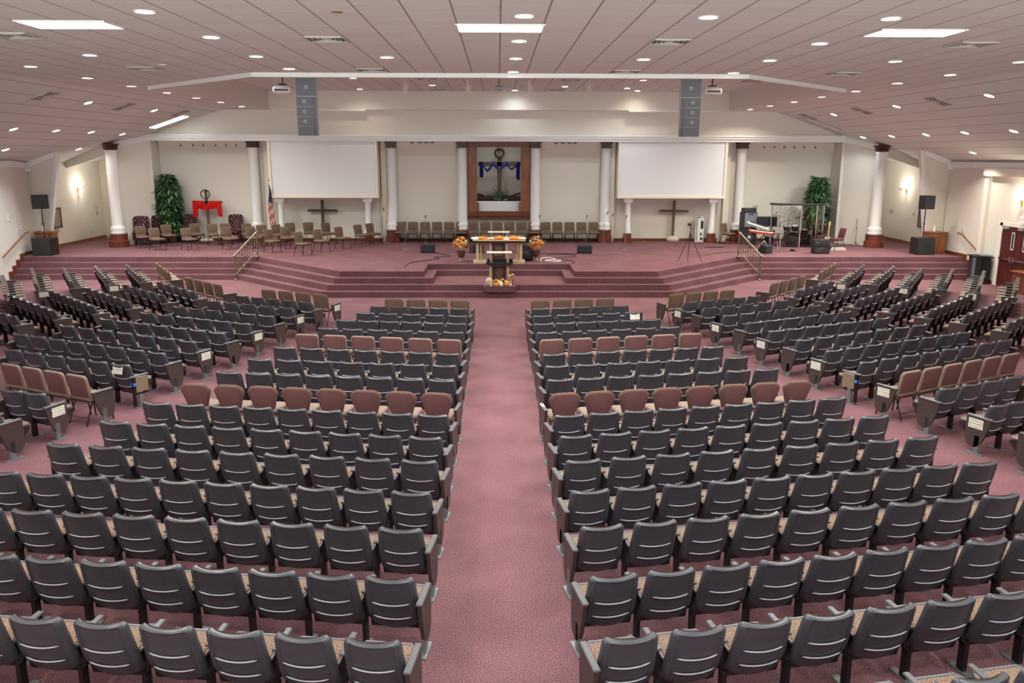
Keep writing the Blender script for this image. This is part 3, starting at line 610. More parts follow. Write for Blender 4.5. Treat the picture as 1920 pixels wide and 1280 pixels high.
def inner_side(s):      # local x sign of the aisle end
    (lx, ly, _), rz = place(s['P'].x, s['P'].y, s['d'].x, s['d'].y, 0)
    ax = Vector((math.cos(rz), math.sin(rz)))
    return 1 if ax.dot(-s['d']) > 0 else -1
GR = 'grey auditorium seats in curved rows'
def build_seat(s):
    loc, rz = place(s['P'].x, s['P'].y, s['d'].x, s['d'].y, 0); sg = inner_side(s)
    t = thing('auditorium_seat', seat_label(s), 'seat', loc, rz, GR)
    for nme in ('back_shell', 'back_cushion', 'seat_pan', 'seat_cushion'): link(nme, SM[nme], t)
    rim = link('seat_rim', SM['seat_rim'], t)
    hw = max(.52, min(s['sp'], .64)) / 2
    ends = [(sg, s['q'] == 0)]
    if s['q'] == s['n'] - 1: ends.append((-sg, s['b'][0] != 'C'))
    for e, is_end in ends:
        x = e * hw + (e * .01 if is_end else 0)
        link('armrest', SM['armrest' if is_end else 'armrest_mid'], t, loc=(x, 0, 0))
        if is_end:
            key = (s['b'], s['r'])
            if key in OPEN and e == sg:
                lg = link('leg', SM['panel_leg'], t, loc=(x, 0, 0)); link('open_frame', SM['open_frame'], t, 'exposed end frame with small blue tag', loc=(x, 0, 0))
            else:
                lg = link('leg', SM['panel_leg'], t, loc=(x, 0, 0)); ep = link('end_panel', SM['end_panel'], t, loc=(x, 0, 0))
                if key in NOTICE_P and e == sg: link('notice', NM, ep, 'white paper notice', loc=(e * .022, .01, .49), rot=(0, 0, e * PI / 2))
        else: lg = link('leg', SM['leg'], t, loc=(x, 0, 0))
        link('foot_plate', SM['foot_plate'], lg, 'pale steel foot plate')
    tagk = (s['b'], s['r'], 'first' if s['q'] == 0 else ('last' if s['q'] == s['n'] - 1 else ''))
    if tagk in NOTICE_B: link('notice', NM, t, 'white paper notice', loc=(0, shell_y(.85) - .012, .725), rot=(-.27, 0, 0))
    return t
for s in IND: build_seat(s)
# the rest of the grey seats, merged
def simple_seat(mb, T, s, sg):
    def fn(u, v, o=0.): p = shell_pt(u, v, o); return p
    mb.grid(lambda u, v: fn(u, v), 4, 5, 0, T); mb.grid(lambda u, v: fn(u, v, .05), 4, 5, 5, T)
    for v in (0, 1):
        a = [fn(i / 4, v) for i in range(5)] + [fn(i / 4, v, .05) for i in range(5)]; mb.add(a, [(i, i + 1, i + 6, i + 5) for i in range(4)], 0, True, T)
    for u in (0, 1):
        a = [fn(u, i / 5) for i in range(6)] + [fn(u, i / 5, .05) for i in range(6)]; mb.add(a, [(i, i + 1, i + 7, i + 6) for i in range(5)], 0, True, T)
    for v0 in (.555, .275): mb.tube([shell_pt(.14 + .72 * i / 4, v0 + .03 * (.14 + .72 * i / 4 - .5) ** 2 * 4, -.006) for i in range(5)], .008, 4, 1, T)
    mb.rbox((0, .135, .462), (.455, .40, .06), .02, 1, 2, T); P = make_pan(); mb.add(P.v, P.f, 3, False, T)
    hw = s['sp'] / 2
    ends = [(sg, s['q'] == 0)] + ([(-sg, s['b'][0] != 'C')] if s['q'] == s['n'] - 1 else [])
    for e, is_end in ends:
        x = e * hw; T2 = T @ Tr(x=x); mb.box((0, -.04 if is_end else .125, .605 if is_end else .59), (.062, .42 if is_end else .34, .03), 4, T2); mb.b2(-.02, .02, -.075, .01, .014, .3, 6, T2); mb.b2(-.035, .035, -.16, .13, 0, .014, 7, T2)
        if is_end: me = SM['end_panel']; mb.add([tuple(v.co) for v in me.vertices], [tuple(p.vertices) for p in me.polygons], 8, False, T2)
        else: mb.b2(-.018, .018, -.16, .10, .3, .59, 6, T2)
        if is_end and (s['b'], s['r']) in NOTICE_P and e == sg:
            T3 = T2 @ Tr(x=e * .022, y=.01, z=.49, rz=e * PI / 2); mb.add([tuple(v.co) for v in NM.vertices], [tuple(p.vertices) for p in NM.polygons], 9, False, T3)
            o = len(NM.polygons)
            for kk, p in enumerate(NM.polygons):
                if p.material_index == 1: mb.m[-o + kk] = 10
    tagk = (s['b'], s['r'], 'first' if s['q'] == 0 else ('last' if s['q'] == s['n'] - 1 else ''))
    if tagk in NOTICE_B:
        T3 = T @ Tr(y=shell_y(.85) - .012, z=.725, rx=-.27); o = len(NM.polygons); mb.add([tuple(v.co) for v in NM.vertices], [tuple(p.vertices) for p in NM.polygons], 9, False, T3)
        for kk, p in enumerate(NM.polygons):
            if p.material_index == 1: mb.m[-o + kk] = 10
mb = MB()
for s in REST:
    loc, rz = place(s['P'].x, s['P'].y, s['d'].x, s['d'].y, 0)
    simple_seat(mb, Tr(*loc, rz=rz), s, inner_side(s))
if REST: tag(mb.obj('distant_auditorium_seats', ['plastic', 'ridge_glint', 'fabric', 'pan', 'arm', 'fabric', 'blackm', 'steel', 'taupe', 'paper', 'ink']),
    'farthest rows of grey auditorium seats, nearest the stage steps', 'seats', GR, 'stuff')

# ------------------------------------------------------------------ padded chairs standing in the rows
def padded(kind):
    """meshes of a padded stacking chair, origin floor centre, front +Y; the back stands at y = -.235 at the top"""
    f, edge = {'wide': ('maroonf', 'brown'), 'mauve': ('maroonf', 'piping'), 'brown': ('brown', 'brown'), 'stage': ('stagefab', 'stagefab'), 'maroon2': ('maroon2', 'maroon2')}[kind]
    D = {}
    def slab(w0, w1, z0, z1, th, r, lean0, taper=None, mi=0, y=-.17, matl=None):
        # rounded panel outline in x,z with soft edges, tilted back
        pts = []; cs = [(w1 / 2, z1), (-w1 / 2, z1), (-w0 / 2, z0), (w0 / 2, z0)]
        rr = [r, r, min(r, .05), min(r, .05)]
        for ci, (cx, cz_) in enumerate(cs):
            q = rr[ci]; ox = cx - math.copysign(q, cx); oz = cz_ - q if ci < 2 else cz_ + q; a0 = ci * 90
            for a in range(0, 91, 18): t = math.radians(a0 + a); pts.append((ox + q * math.cos(t), oz + q * math.sin(t)))
        if taper:   # hexagon: widest in the middle
            zc = z0 + (z1 - z0) * .52; pts = [(x + math.copysign(taper * max(0, 1 - abs(z - zc) / ((z1 - z0) * .5)), x), z) for x, z in pts]
        m = MB(); n = len(pts); cx = 0; czz = (z0 + z1) / 2
        def Y(z, off): return y - lean0 * (z - .45) + off
        rings = [(1, 0.0, .012), (1., .5, 0)]
        def ring(sc_, off): return [(x * sc_, Y(z, off), czz + (z - czz) * sc_) for x, z in pts]
        R_ = [ring(.86, 0), ring(.94, .006), ring(1, th * .3), ring(1, th * .7), ring(.94, th - .006), ring(.86, th)]
        vs = [p for r_ in R_ for p in r_]; fs = []; mi_ = []
        for j in range(len(R_) - 1):
            for i in range(n): fs.append((j * n + i, j * n + (i + 1) % n, (j + 1) * n + (i + 1) % n, (j + 1) * n + i)); mi_.append(1 if 1 <= j <= 5 else 0)
        fs.append(tuple(range(n))[::-1]); mi_.append(0); fs.append(tuple(range((len(R_) - 1) * n, len(R_) * n))); mi_.append(1)
        o = len(m.m); m.add(vs, fs, 0, True); m.m[o:] = mi_
        return m
    if kind == 'wide':
        D['backrest'] = slab(.30, .46, .40, .885, .075, .11, .16, taper=.07)
    elif kind == 'mauve': D['backrest'] = slab(.49, .515, .39, .89, .075, .07, .17)
    elif kind == 'brown': D['backrest'] = slab(.47, .50, .39, .885, .075, .08, .17)
    elif kind == 'stage':
        D['backrest'] = slab(.45, .47, .575, .90, .055, .07, .2); 
    else: D['backrest'] = slab(.40, .40, .50, .90, .04, .04, .25)
    D['backrest'] = D['backrest'].mesh('backrest', [f, edge])
    if kind == 'stage': D['lumbar_pad'] = slab(.42, .44, .44, .58, .045, .03, .2).mesh('lumbar_pad', [f, edge])
    m = MB(); m.rbox((0, .05, .45), (.49 if kind != 'maroon2' else .44, .47, .085), .04, 3); D['seat_cushion'] = m.mesh('seat_cushion', 'stagefab' if kind == 'stage' else ('maroon2' if kind == 'maroon2' else 'fabric' if kind in ('mauve',) else 'piping'))
    for j, (sx, sy) in enumerate(((-1, 1), (1, 1), (-1, -1), (1, -1))):
        m = MB()
        if sy > 0: m.tube([(sx * .20, .12, .41), (sx * .215, .235, .37), (sx * .225, .275, 0)], .0125, 6)
        else: m.tube([(sx * .20, -.02, .41), (sx * .215, -.12, .37), (sx * .225, -.265, 0)], .0125, 6)
        D['leg%d' % j] = m.mesh('leg', 'blackm')
    m = MB(); m.tube([(-.20, -.18, .43), (-.2, .2, .405), (.2, .2, .405), (.20, -.18, .43), (-.2, -.18, .43)], .011, 6)
    for sx in (-1, 1): m.tube([(sx * .2, -.18, .43), (sx * .17, -.15, .5), (sx * .16, -.165, .6)], .011, 6)
    m.tube([(-.222, -.2, .12), (.222, -.2, .12)], .005, 5); D['frame'] = m.mesh('frame', 'blackm')
    return D
PC = {k: padded(k) for k in ('wide', 'mauve', 'brown', 'stage', 'maroon2')}
def build_padded(kind, name, label, cat, loc, rz, group, dz=0):
    t = thing(name, label, cat, loc, rz, group)
    for k, me in PC[kind].items(): link(me.name.split('.')[0], me, t)
    return t
for s in [s for s in seats if s['k'] == 'b']:
    loc, rz = place(s['P'].x, s['P'].y, s['d'].x, s['d'].y, 0)
    kind = 'wide' if s['b'][0] == 'C' and s['r'] == 7 else ('mauve' if (s['b'], s['r']) in (('CL', 11), ('CR', 11), ('SL', 1), ('SR', 2)) else 'brown')
    lab = seat_label(s)
    if kind == 'mauve': lab = lab.replace('brown padded', 'mauve padded')
    build_padded(kind, 'padded_chair', lab, 'chair', loc, rz, 'padded chairs filling gaps between the grey rows')
    if s['q'] == 0:       # freestanding end standard left at the aisle
        sg = inner_side(s); T = Tr(*loc, rz=rz); p = T @ Vector((sg * (.31 if s['b'][0] == 'C' else .36), .03, 0))
        row = s['r'] - minrow[s['b']] + 1
        t = thing('aisle_end_stand', f"taupe end panel with armrest beside {ORD[row]} row from bottom, {BL[s['b']]}", 'end panel', p, rz, 'end panels beside the padded chairs')
        link('armrest', SM['armrest'], t); lg = link('leg', SM['panel_leg'], t); link('foot_plate', SM['foot_plate'], lg, 'pale steel foot plate'); ep = link('end_panel', SM['end_panel'], t)
        if (s['b'], s['r']) in NOTICE_P: link('notice', NM, ep, 'white paper notice', loc=(sg * .022, .01, .49), rot=(0, 0, sg * PI / 2))
        if s['b'] == 'CR' and s['r'] == 7:
            m = MB(); m.box((0, .03, .6215), (.05, .16, .002)); m.obj('paper_slip', 'paper', t, 'white paper slip on the armrest')
# ------------------------------------------------------------------ chairs on the stage
def face(a): return math.radians(a) - PI / 2
SC = [(-15.0, 35.75, 'beside the left corner column'), (-14.05, 34.83, 'second from left in the front of the loose group'), (-14.2, 36.5, 'behind the two leftmost loose chairs'),
 (-12.74, 34.83, 'in front of the draped cross, nearest the steps'), (-13.2, 37.1, 'left of the draped cross foot'), (-12.38, 36.75, 'directly in front of the draped cross'),
 (-11.15, 35.10, 'front chair just left of the left stair railing'), (-11.95, 37.15, 'rear chair right of the draped cross by a leather armchair'), (-10.9, 37.0, 'by the foot of the flag column'),
 (-10.25, 35.41, 'half hidden behind the left stair railing'), (-10.1, 36.35, 'rear chair behind the top of the left railing'), (-9.14, 34.03, 'front chair just right of the left stair railing'),
 (-9.5, 36.59, 'below the flag'), (-8.85, 35.4, 'middle chair of the group right of the railing'), (-9.15, 37.45, 'rear chair under the left end of the left screen'),
 (-7.69, 33.01, 'loose chair nearest the stage edge'), (-8.45, 37.8, 'rear chair left of the bare dark cross'), (-7.20, 34.15, 'in front of the bare dark cross'),
 (-7.55, 37.5, 'beside the bare dark cross foot'), (-6.55, 35.35, 'alone right of the bare dark cross'), (-5.95, 36.5, 'third from right end of loose group by short column'), (-5.55, 37.3, 'rightmost loose chair, by the right short column')]
ang = [-32, -28, -30, -26, -34, -50, -24, -55, -30, -26, -40, -20, -30, -38, -42, -18, -50, -22, -30, -20, -26, -24]
for (x, y, l), a in zip(SC, ang):
    build_padded('stage', 'stage_chair', 'brown stage chair ' + l, 'chair', (x, y, S), face(a - 14), 'loose brown chairs on the left of the stage')
for i in range(17):
    x = -4.42 + i * (8.70 / 16)
    pos = 'leftmost' if i == 0 else ('rightmost' if i == 16 else (ORD[i + 1] + ' from left' if i < 8 else ('middle' if i == 8 else ORD[17 - i] + ' from right')))
    build_padded('stage', 'choir_chair', f'{pos} brown choir chair in the straight row under the niche', 'chair', (x, 38.02, S), face(-90), 'straight row of brown choir chairs')
build_padded('stage', 'stage_chair', 'single brown chair right of the right screen, by the bass amplifier', 'chair', (10.2, 37.5, S), face(-48), None or 'loose brown chairs on the left of the stage'.replace('left', 'right'))
build_padded('maroon2', 'maroon_chair', 'maroon chair with books under it, right of the black amplifier', 'chair', (14.15, 35.0, S), face(195), 'maroon chairs by the drum shield')
build_padded('maroon2', 'maroon_chair', 'maroon chair behind the black amplifier with a bag on it', 'chair', (13.95, 36.45, S), face(190), 'maroon chairs by the drum shield')
m = MB(); m.rbox((13.85, 36.5, S + .56), (.42, .22, .13), .05, 2); tag(m.obj('black_bag', 'black'), 'small black bag lying on the rear maroon chair seat', 'bag')
for k in range(3):
    m = MB(); m.b2(-.34 + .02 * k, .34 - .03 * k, -.12, .12, .0, .045); m.b2(-.33 + .02 * k, .34 - .03 * k, -.121, .11, .005, .04, 1)
    o = m.obj('song_book', ['black' if k != 1 else 'blue', 'paper']); o.location = (14.15, 34.95, S + .046 * k); tag(o, ['bottom', 'middle', 'top'][k] + ' flat book of the stack under the front maroon chair', 'book', 'books under the maroon chair')

# ------------------------------------------------------------------ tufted leather armchairs
def leather_chair(x, y, a, lab):
    t = thing('leather_armchair', lab, 'armchair', (x, y, S), face(a), 'tufted burgundy leather armchairs'); t.scale = (.82, .9, 1)
    m = MB()
    def fn(u, v):
        xx = (u * 2 - 1) * (.34 + .02 * v); z = .42 + .78 * v; y0 = -.22 - .12 * v + .10 * abs(u * 2 - 1) ** 4
        a_ = u * 8; b_ = v * 8; t1 = abs(math.sin((a_ + b_) * PI / 2)); t2 = abs(math.sin((a_ - b_) * PI / 2))
        return (xx, y0 + .045 * (t1 * t2) ** .6, z + (.03 * (1 - (u * 2 - 1) ** 2) if v > .9 else 0))
    m.grid(fn, 32, 32, 0, thick=(0, -.09, 0)); m.obj('tufted_back', 'leather', t)
    m = MB(); m.rbox((0, .08, .42), (.56, .58, .16), .05, 3); m.obj('seat_cushion', 'leather', t)
    for s_ in (-1, 1):
        m = MB(); m.rbox((s_ * .35, .05, .56), (.13, .62, .14), .06, 3); m.rbox((s_ * .35, .05, .38), (.09, .58, .3), .03, 2); m.obj('arm', 'leather', t)
        m = MB(); m.rbox((s_ * .36, -.16, .88), (.07, .24, .6), .03, 2, T=Tr(rx=.12)); m.obj('wing', 'leather', t)
        for sy in (-.2, .3): m = MB(); m.tube([(s_ * .3, sy, .25), (s_ * .32, sy * 1.05, 0)], [.03, .02], 8); m.obj('leg', 'darkcherry', t)
leather_chair(-15.52, 36.9, -75, 'leftmost tufted burgundy leather armchair, beside the corner column')
leather_chair(-14.98, 37.5, -78, 'tufted burgundy leather armchair just left of the left tree')
leather_chair(-13.85, 38.0, -85, 'tufted burgundy leather armchair between tree and draped cross')
leather_chair(-11.85, 38.1, -92, 'tufted burgundy leather armchair right of the draped cross')

# ------------------------------------------------------------------ artificial trees
def tree(x, y, z0, z1, rad, lab, seed, n=1500):
    random.seed(seed)
    t = thing('artificial_tree', lab, 'plant', (x, y, S), 0, 'tall artificial leafy trees')
    m = MB(); m.lathe([(.14, 0), (.19, .05), (.21, .28), (.2, .3), (.17, .3)], 16); m.obj('pot', 'soil', t)
    m = MB()
    for k in range(4): m.tube([(.04 * math.cos(k * 1.6), .04 * math.sin(k * 1.6), .25), (.07 * math.cos(k * 2.1), .06 * math.sin(k * 2), .9), (.12 * math.cos(k * 1.3), .1 * math.sin(k * 1.7), (z1 - S) * .8)], [.022, .018, .01], 6)
    m.obj('trunk', 'cross', t)
    m = MB()
    for i in range(n):
        h = random.random(); z = z0 + (z1 - z0) * h - S
        R_ = rad * (0.62 + .5 * math.sin(PI * min(1, h * .9 + .12)) * (1 - .25 * h)) * (random.random() ** .35) * random.uniform(.85, 1.08)
        if h > .9: R_ *= .75
        a = random.uniform(0, 2 * PI); c = Vector((R_ * math.cos(a), R_ * .8 * math.sin(a), z))
        out = Vector((math.cos(a), math.sin(a), random.uniform(-1.3, .35))).normalized(); l = random.uniform(.2, .36); w = l * random.uniform(.13, .19)
        side = out.cross(Vector((random.uniform(-.4, .4), random.uniform(-.4, .4), 1))).normalized() * w
        tip = c + out * l + Vector((0, 0, -.04)); mid = c + out * l * .45
        nrm = side.cross(out).normalized() * .006
        m.add([c, mid + side, tip, mid - side, mid + nrm * 2], [(0, 1, 4), (1, 2, 4), (2, 3, 4), (3, 0, 4)], 1 if random.random() < .22 else 0, True)
    m.obj('foliage', ['leaf', 'leaf2'], t)
tree(-14.62, 37.98, 1.3, 3.78, .47, 'tall leafy green artificial tree behind the left armchairs', 3)
tree(14.28, 37.85, 1.45, 3.7, .47, 'tall leafy green artificial tree behind the drum shield', 5)
# fern in the niche
t = thing('fern', 'spiky green fern arrangement at the foot of the niche cross', 'plant', (0.03, 39.3, 2.62)); random.seed(4)
m = MB()
for i in range(120):
    a = random.uniform(0, 2 * PI); l = random.uniform(.25, .75) if random.random() < .25 else random.uniform(.15, .42); el = random.uniform(.1, 1.2)
    d = Vector((math.cos(a) * math.cos(el), math.sin(a) * .5 * math.cos(el), math.sin(el))); p0 = Vector((random.uniform(-.25, .25), random.uniform(-.1, .1), .02)); p1 = p0 + d * l * .6; p2 = p0 + d * l + Vector((0, 0, -.08))
    sd = d.cross(Vector((0, 1, 0.2))).normalized() * .016
    m.add([p0 - sd, p0 + sd, p1 + sd, p1 - sd, p2], [(0, 1, 2, 3), (3, 2, 4)], 0)
m.obj('fronds', 'leaf', t)
m = MB()
for i in range(9): m.ball((random.uniform(-.35, .35), random.uniform(-.2, 0), .0), random.uniform(.03, .06), 6)
m.obj('pebbles', 'stone', t)

# ------------------------------------------------------------------ flowers
def bouquet(mbs, c, r, n, seed, flat=1., spikes=10):
    random.seed(seed)
    for i in range(n):
        u = random.uniform(-.35, 1) if flat == 1. else random.uniform(0, 1); a = random.uniform(0, 2 * PI); q = math.sqrt(1 - min(1, u * u))
        d = Vector((q * math.cos(a), q * math.sin(a), u)); R_ = r * random.uniform(.75, 1.05)
        p = Vector(c) + Vector((d.x * R_, d.y * R_, d.z * R_ * flat)); pr = random.uniform(.035, .062) * (r / .28) ** .4
        mb = mbs[random.choice([0, 0, 0, 1, 2, 3, 0, 2])]
        for k in range(7):     # petals
            b = 2 * PI * k / 7; e1 = d.orthogonal().normalized(); e2 = d.cross(e1); v = (e1 * math.cos(b) + e2 * math.sin(b)); w = (e2 * math.cos(b) - e1 * math.sin(b)) * pr * .42
            mb.add([p, p + v * pr * .6 + w + d * pr * .25, p + v * pr * 1.15 + d * pr * .1, p + v * pr * .6 - w + d * pr * .25], [(0, 1, 2, 3)])
        mb.ball(p + d * pr * .3, pr * .45, 5)
    for i in range(n // 2):
        a = random.uniform(0, 2 * PI); d = Vector((math.cos(a), math.sin(a), random.uniform(-.2, 1) * flat)).normalized(); p = Vector(c) + d * r * random.uniform(.7, 1.15); s_ = d.orthogonal().normalized() * .02
        mbs[4].add([p - d * .1, p + s_, p + d * .09, p - s_], [(0, 1, 2, 3)])
FL = ['orange', 'yellow', 'whitef', 'redp', 'leaf']; FN = ['orange_flowers', 'yellow_flowers', 'white_flowers', 'red_flowers', 'leaves']
def urn(x, y, lab, sd):
    t = thing('flower_urn', lab, 'flower arrangement', (x, y, S), 0, 'autumn flower urns flanking the table')
    m = MB(); m.lathe([(.11, 0), (.12, .04), (.085, .08), (.07, .13), (.09, .17)], 16); m.obj('pedestal', 'stone', t)
    m = MB(); m.lathe([(.07, .16), (.12, .2), (.155, .32), (.165, .40), (.175, .42), (.14, .42)], 18); m.obj('urn_bowl', 'urn', t)
    mbs = [MB() for _ in FL]; bouquet(mbs, (0, 0, .62), .29, 80, sd); bouquet(mbs, (0, 0, .56), .2, 40, sd + 5)
    for b, f, n in zip(mbs, FL, FN): b.obj(n, f, t)['kind'] = 'stuff'
urn(-1.40, 31.0, 'urn of orange and yellow autumn flowers left of the table', 11)
urn(1.38, 31.2, 'urn of orange and white autumn flowers right of the table', 12)
t = thing('floor_flowers', 'low spread of autumn flowers and pale stones at the foot of the front lectern', 'flower arrangement', (.0, 27.72, .385))
mbs = [MB() for _ in FL]; bouquet(mbs, (.12, .06, .03), .33, 70, 21, .5); bouquet(mbs, (.05, .0, .03), .42, 30, 23, .25); bouquet(mbs, (.40, .05, .26), .11, 14, 22, 1.)
for b, f, n in zip(mbs, FL, FN): b.obj(n, f, t)['kind'] = 'stuff'
m = MB()
for i in range(12): m.ball((-.42 + .07 * i + random.uniform(-.02, .02), -.18 + random.uniform(-.03, .05), .04), random.uniform(.04, .07), 6)
m.obj('stones', 'stone', t)
m = MB(); m.ball((-.34, .0, .12), .12, 8, sc_=(1, .8, 1.1)); m.obj('wicker_piece', 'linen', t)

# ------------------------------------------------------------------ emblem panels
def emblem(mb, c, k, mi=0):       # thin raised emblem in the x-z plane facing -Y
    x, y, z = c
    mb.torus((x, y, z), .085 * k, .007 * k, 24, 5, mi); mb.torus((x, y, z), .05 * k, .004 * k, 18, 4, mi)
    for a in range(0, 360, 45): t = math.radians(a); mb.tube([(x, y, z), (x + .085 * k * math.cos(t), y, z + .085 * k * math.sin(t))], .0035 * k, 4, mi)
    mb.tube([(x - .12 * k, y, z - .16 * k), (x - .08 * k, y, z - .10 * k), (x, y, z - .11 * k), (x + .08 * k, y, z - .10 * k), (x + .12 * k, y, z - .16 * k), (x, y, z - .15 * k), (x - .12 * k, y, z - .16 * k)], .006 * k, 5, mi)
    mb.tube([(x, y, z - .11 * k), (x, y, z - .15 * k)], .005 * k, 4, mi); mb.tube([(x, y, z + .085 * k), (x, y, z + .12 * k)], .005 * k, 4, mi)
    words = 'Good News Church'
    for i, ch in enumerate(words):
        if ch == ' ': continue
        vs, fs = text_verts(ch, .045 * k); a = math.radians(152 - 124 * i / (len(words) - 1)); R_ = .135 * k
        T = Tr(x + R_ * math.cos(a), y, z + R_ * math.sin(a)) @ Matrix.Rotation(-(a - PI / 2), 4, 'Y') @ Matrix.Rotation(PI / 2, 4, 'X')
        mb.add(vs, fs, mi, False, T)
# communion table
t = thing('communion_table', 'blond wood communion table with brown emblem panel and orange cloths on top', 'table', (0, 30.75, S))
m = MB(); m.rbox((0, 0, .83), (1.92, .62, .04), .012, 2, smooth=False); m.obj('tabletop', 'beige', t)
m = MB(); m.b2(-.9, .9, -.26, .26, .74, .81); m.obj('apron', 'panelb', t, 'dark apron')
m = MB(); m.b2(-.94, .94, -.3, .3, 0, .085); m.obj('base', 'beige', t)
for x in (-.79, -.66, .66, .79): m = MB(); m.tube([(x, -.16 if abs(x) > .7 else .12, .08), (x, -.16 if abs(x) > .7 else .12, .75)], .05, 12); m.obj('leg', 'beige', t)
for x in (-.31, .27): m = MB(); m.tube([(x, -.16, .08), (x, -.16, .75)], .045, 12); m.obj('leg', 'beige', t)
m = MB(); m.b2(-.26, .22, -.14, -.1, .08, .75); pn = m.obj('emblem_panel', 'panelb', t, 'dark brown panel')
m = MB(); emblem(m, (-.02, -.145, .48), 1.25); m.obj('emblem', 'gold', pn, 'tan round emblem with lettering')
m = MB(); random.seed(3)
for i in range(46):
    gx = random.choice((-.62, -.55, 0, .08, .58, .66)) + random.uniform(-.16, .16); m.ball((gx, random.uniform(-.2, .16), .862 + random.uniform(0, .05)), random.uniform(.05, .09), 6, sc_=(1.5, 1.2, .75))
o = m.obj('table_cloths', 'orange'); o.location = (0, 30.75, S); tag(o, 'rumpled orange cloths laid along the communion table top', 'cloth')
m = MB()
for i in range(26):
    gx = random.choice((-.84, -.3, .32, .36, .84)) + random.uniform(-.1, .1); m.ball((gx, random.uniform(-.22, .1), .860 + random.uniform(0, .04)), random.uniform(.045, .08), 6, sc_=(1.5, 1.2, .75))
o = m.obj('white_cloths', 'whitef'); o.location = (0, 30.72, S); tag(o, 'crumpled white cloths between the orange ones on the communion table', 'cloth')
# small stand behind on the table
t = thing('small_stand', 'small white-topped stand behind the communion table cloths', 'stand', (0, 31.3, S))
m = MB(); m.b2(-.41, .39, -.12, .12, 1.05, 1.085); m.obj('stand_top', 'white', t)
for x in (-.29, .28): m = MB(); m.tube([(x, 0, 0), (x, 0, 1.06)], .035, 10); m.obj('leg', 'beige', t)
# lectern on the block in front
t = thing('lectern', 'blond post lectern with black shelf and emblem panel on the front block', 'lectern', (.02, 28.05, .38))
m = MB(); m.b2(-.44, .40, -.16, .2, 1.035, 1.07, T=Tr(rx=.0)); m.obj('desk_top', 'cream', t)
for x in (-.30, .26):
    m = MB(); m.tube([(x, 0, 0), (x, 0, 1.04)], .05, 12); m.obj('post', 'beige', t)
m = MB(); m.b2(-.25, .21, .0, .04, .0, .62); pn = m.obj('emblem_panel', 'panelb', t, 'dark brown panel')
m = MB(); emblem(m, (-.02, -.01, .40), 1.25); m.obj('emblem', 'gold', pn, 'tan round emblem with lettering')
m = MB(); m.b2(-.46, .44, -.2, .2, .68, .72); m.b2(-.40, .38, -.18, .18, .62, .68, 1); m.b2(-.43, -.38, -.2, .2, .72, .84); m.b2(.38, .43, -.2, .2, .72, .84); m.b2(-.4, .4, .16, .2, .72, .82); m.obj('shelf', ['black', 'panelb'], t, 'black equipment shelf')
m = MB(); m.tube([(.62, .1, .75), (.62, .1, .98), (.42, .0, 1.12)], .009, 6); m.ball((.40, -.01, 1.13), .028, 6); m.tube([(.44, .1, .7), (.62, .1, .75)], .01, 6); m.obj('gooseneck_microphone', 'black', t)
m = MB(); m.rbox((1.04, 31.3, S + .17), (.46, .34, .34), .1, 3); m.tube([(.9, 31.3, S + .3), (.98, 31.3, S + .5), (1.12, 31.3, S + .5), (1.18, 31.3, S + .3)], .015, 6)
tag(m.obj('duffel_bag', 'black'), 'black bag standing on stage between table and right flower urn', 'bag')

# ------------------------------------------------------------------ microphone stands
def mic_stand(x, y, ztop, lab, kind='round', boom=None, mic=True):
    t = thing('microphone_stand', lab, 'microphone stand', (x, y, S), 0, 'microphone stands on the stage'); h = ztop - S
    m = MB()
    if kind == 'round': m.lathe([(.14, 0), (.14, .015), (.05, .03), (.012, .05)], 16); m.obj('base', 'steel', t)
    else:
        for a in (30, 150, 270): m.tube([(0, 0, .2), (.24 * math.cos(math.radians(a)), .24 * math.sin(math.radians(a)), .01)], .008, 5)
        m.obj('tripod_base', 'blackm', t)
    m = MB(); m.tube([(0, 0, .02), (0, 0, h * .62)], .011, 6); m.tube([(0, 0, h * .55), (0, 0, h - .05)], .008, 6); m.lathe([(.018, h * .6), (.018, h * .66)], 8); m.obj('pole', 'blackm' if kind != 'round' else 'steel', t)
    if boom: m = MB(); m.tube([(0, 0, h - .05), boom], .007, 5); m.obj('boom_arm', 'blackm', t); e = boom
    else: e = (0, 0, h)
    if mic: m = MB(); m.tube([(e[0], e[1], e[2] - .07), (e[0] + .02, e[1] - .05, e[2] + .04)], [.013, .018], 8); m.ball((e[0] + .022, e[1] - .06, e[2] + .055), .028, 6); m.obj('microphone', 'black', t)
mic_stand(-3.87, 34.95, 1.85, 'round-base microphone stand alone in the open left stage floor')
mic_stand(-3.24, 37.3, 1.95, 'microphone stand in front of the third choir chair from left')
mic_stand(-4.98, 37.6, 2.2, 'microphone stand with short boom by the left choir end column', boom=(-.12, -.05, 1.5))
mic_stand(-5.22, 37.9, 1.95, 'folded black tripod stand leaning by the left choir end column', 'tri', mic=False)
mic_stand(-.96, 37.1, 1.95, 'tall thin microphone stand at the left side of the niche')
mic_stand(1.77, 37.1, 1.98, 'tall thin microphone stand at the right side of the niche')
mic_stand(-1.02, 31.35, 1.55, 'microphone stand between left flower urn and the table')
mic_stand(3.84, 37.1, 1.98, 'microphone stand before the second choir chair from right')
mic_stand(4.68, 37.5, 2.1, 'microphone stand with T-bar before the right choir column', boom=(.12, -.02, 1.36))
mic_stand(5.0, 37.7, 1.95, 'black tripod microphone stand beside the right choir column', 'tri', boom=(.06, 0, 1.25))
mic_stand(5.24, 34.95, 2.12, 'round-base microphone stand alone on the open right stage floor')
mic_stand(15.6, 36.6, 2.0, 'leaning black boom stand left of the right corner column', 'tri', boom=(-.15, 0, .5), mic=False)
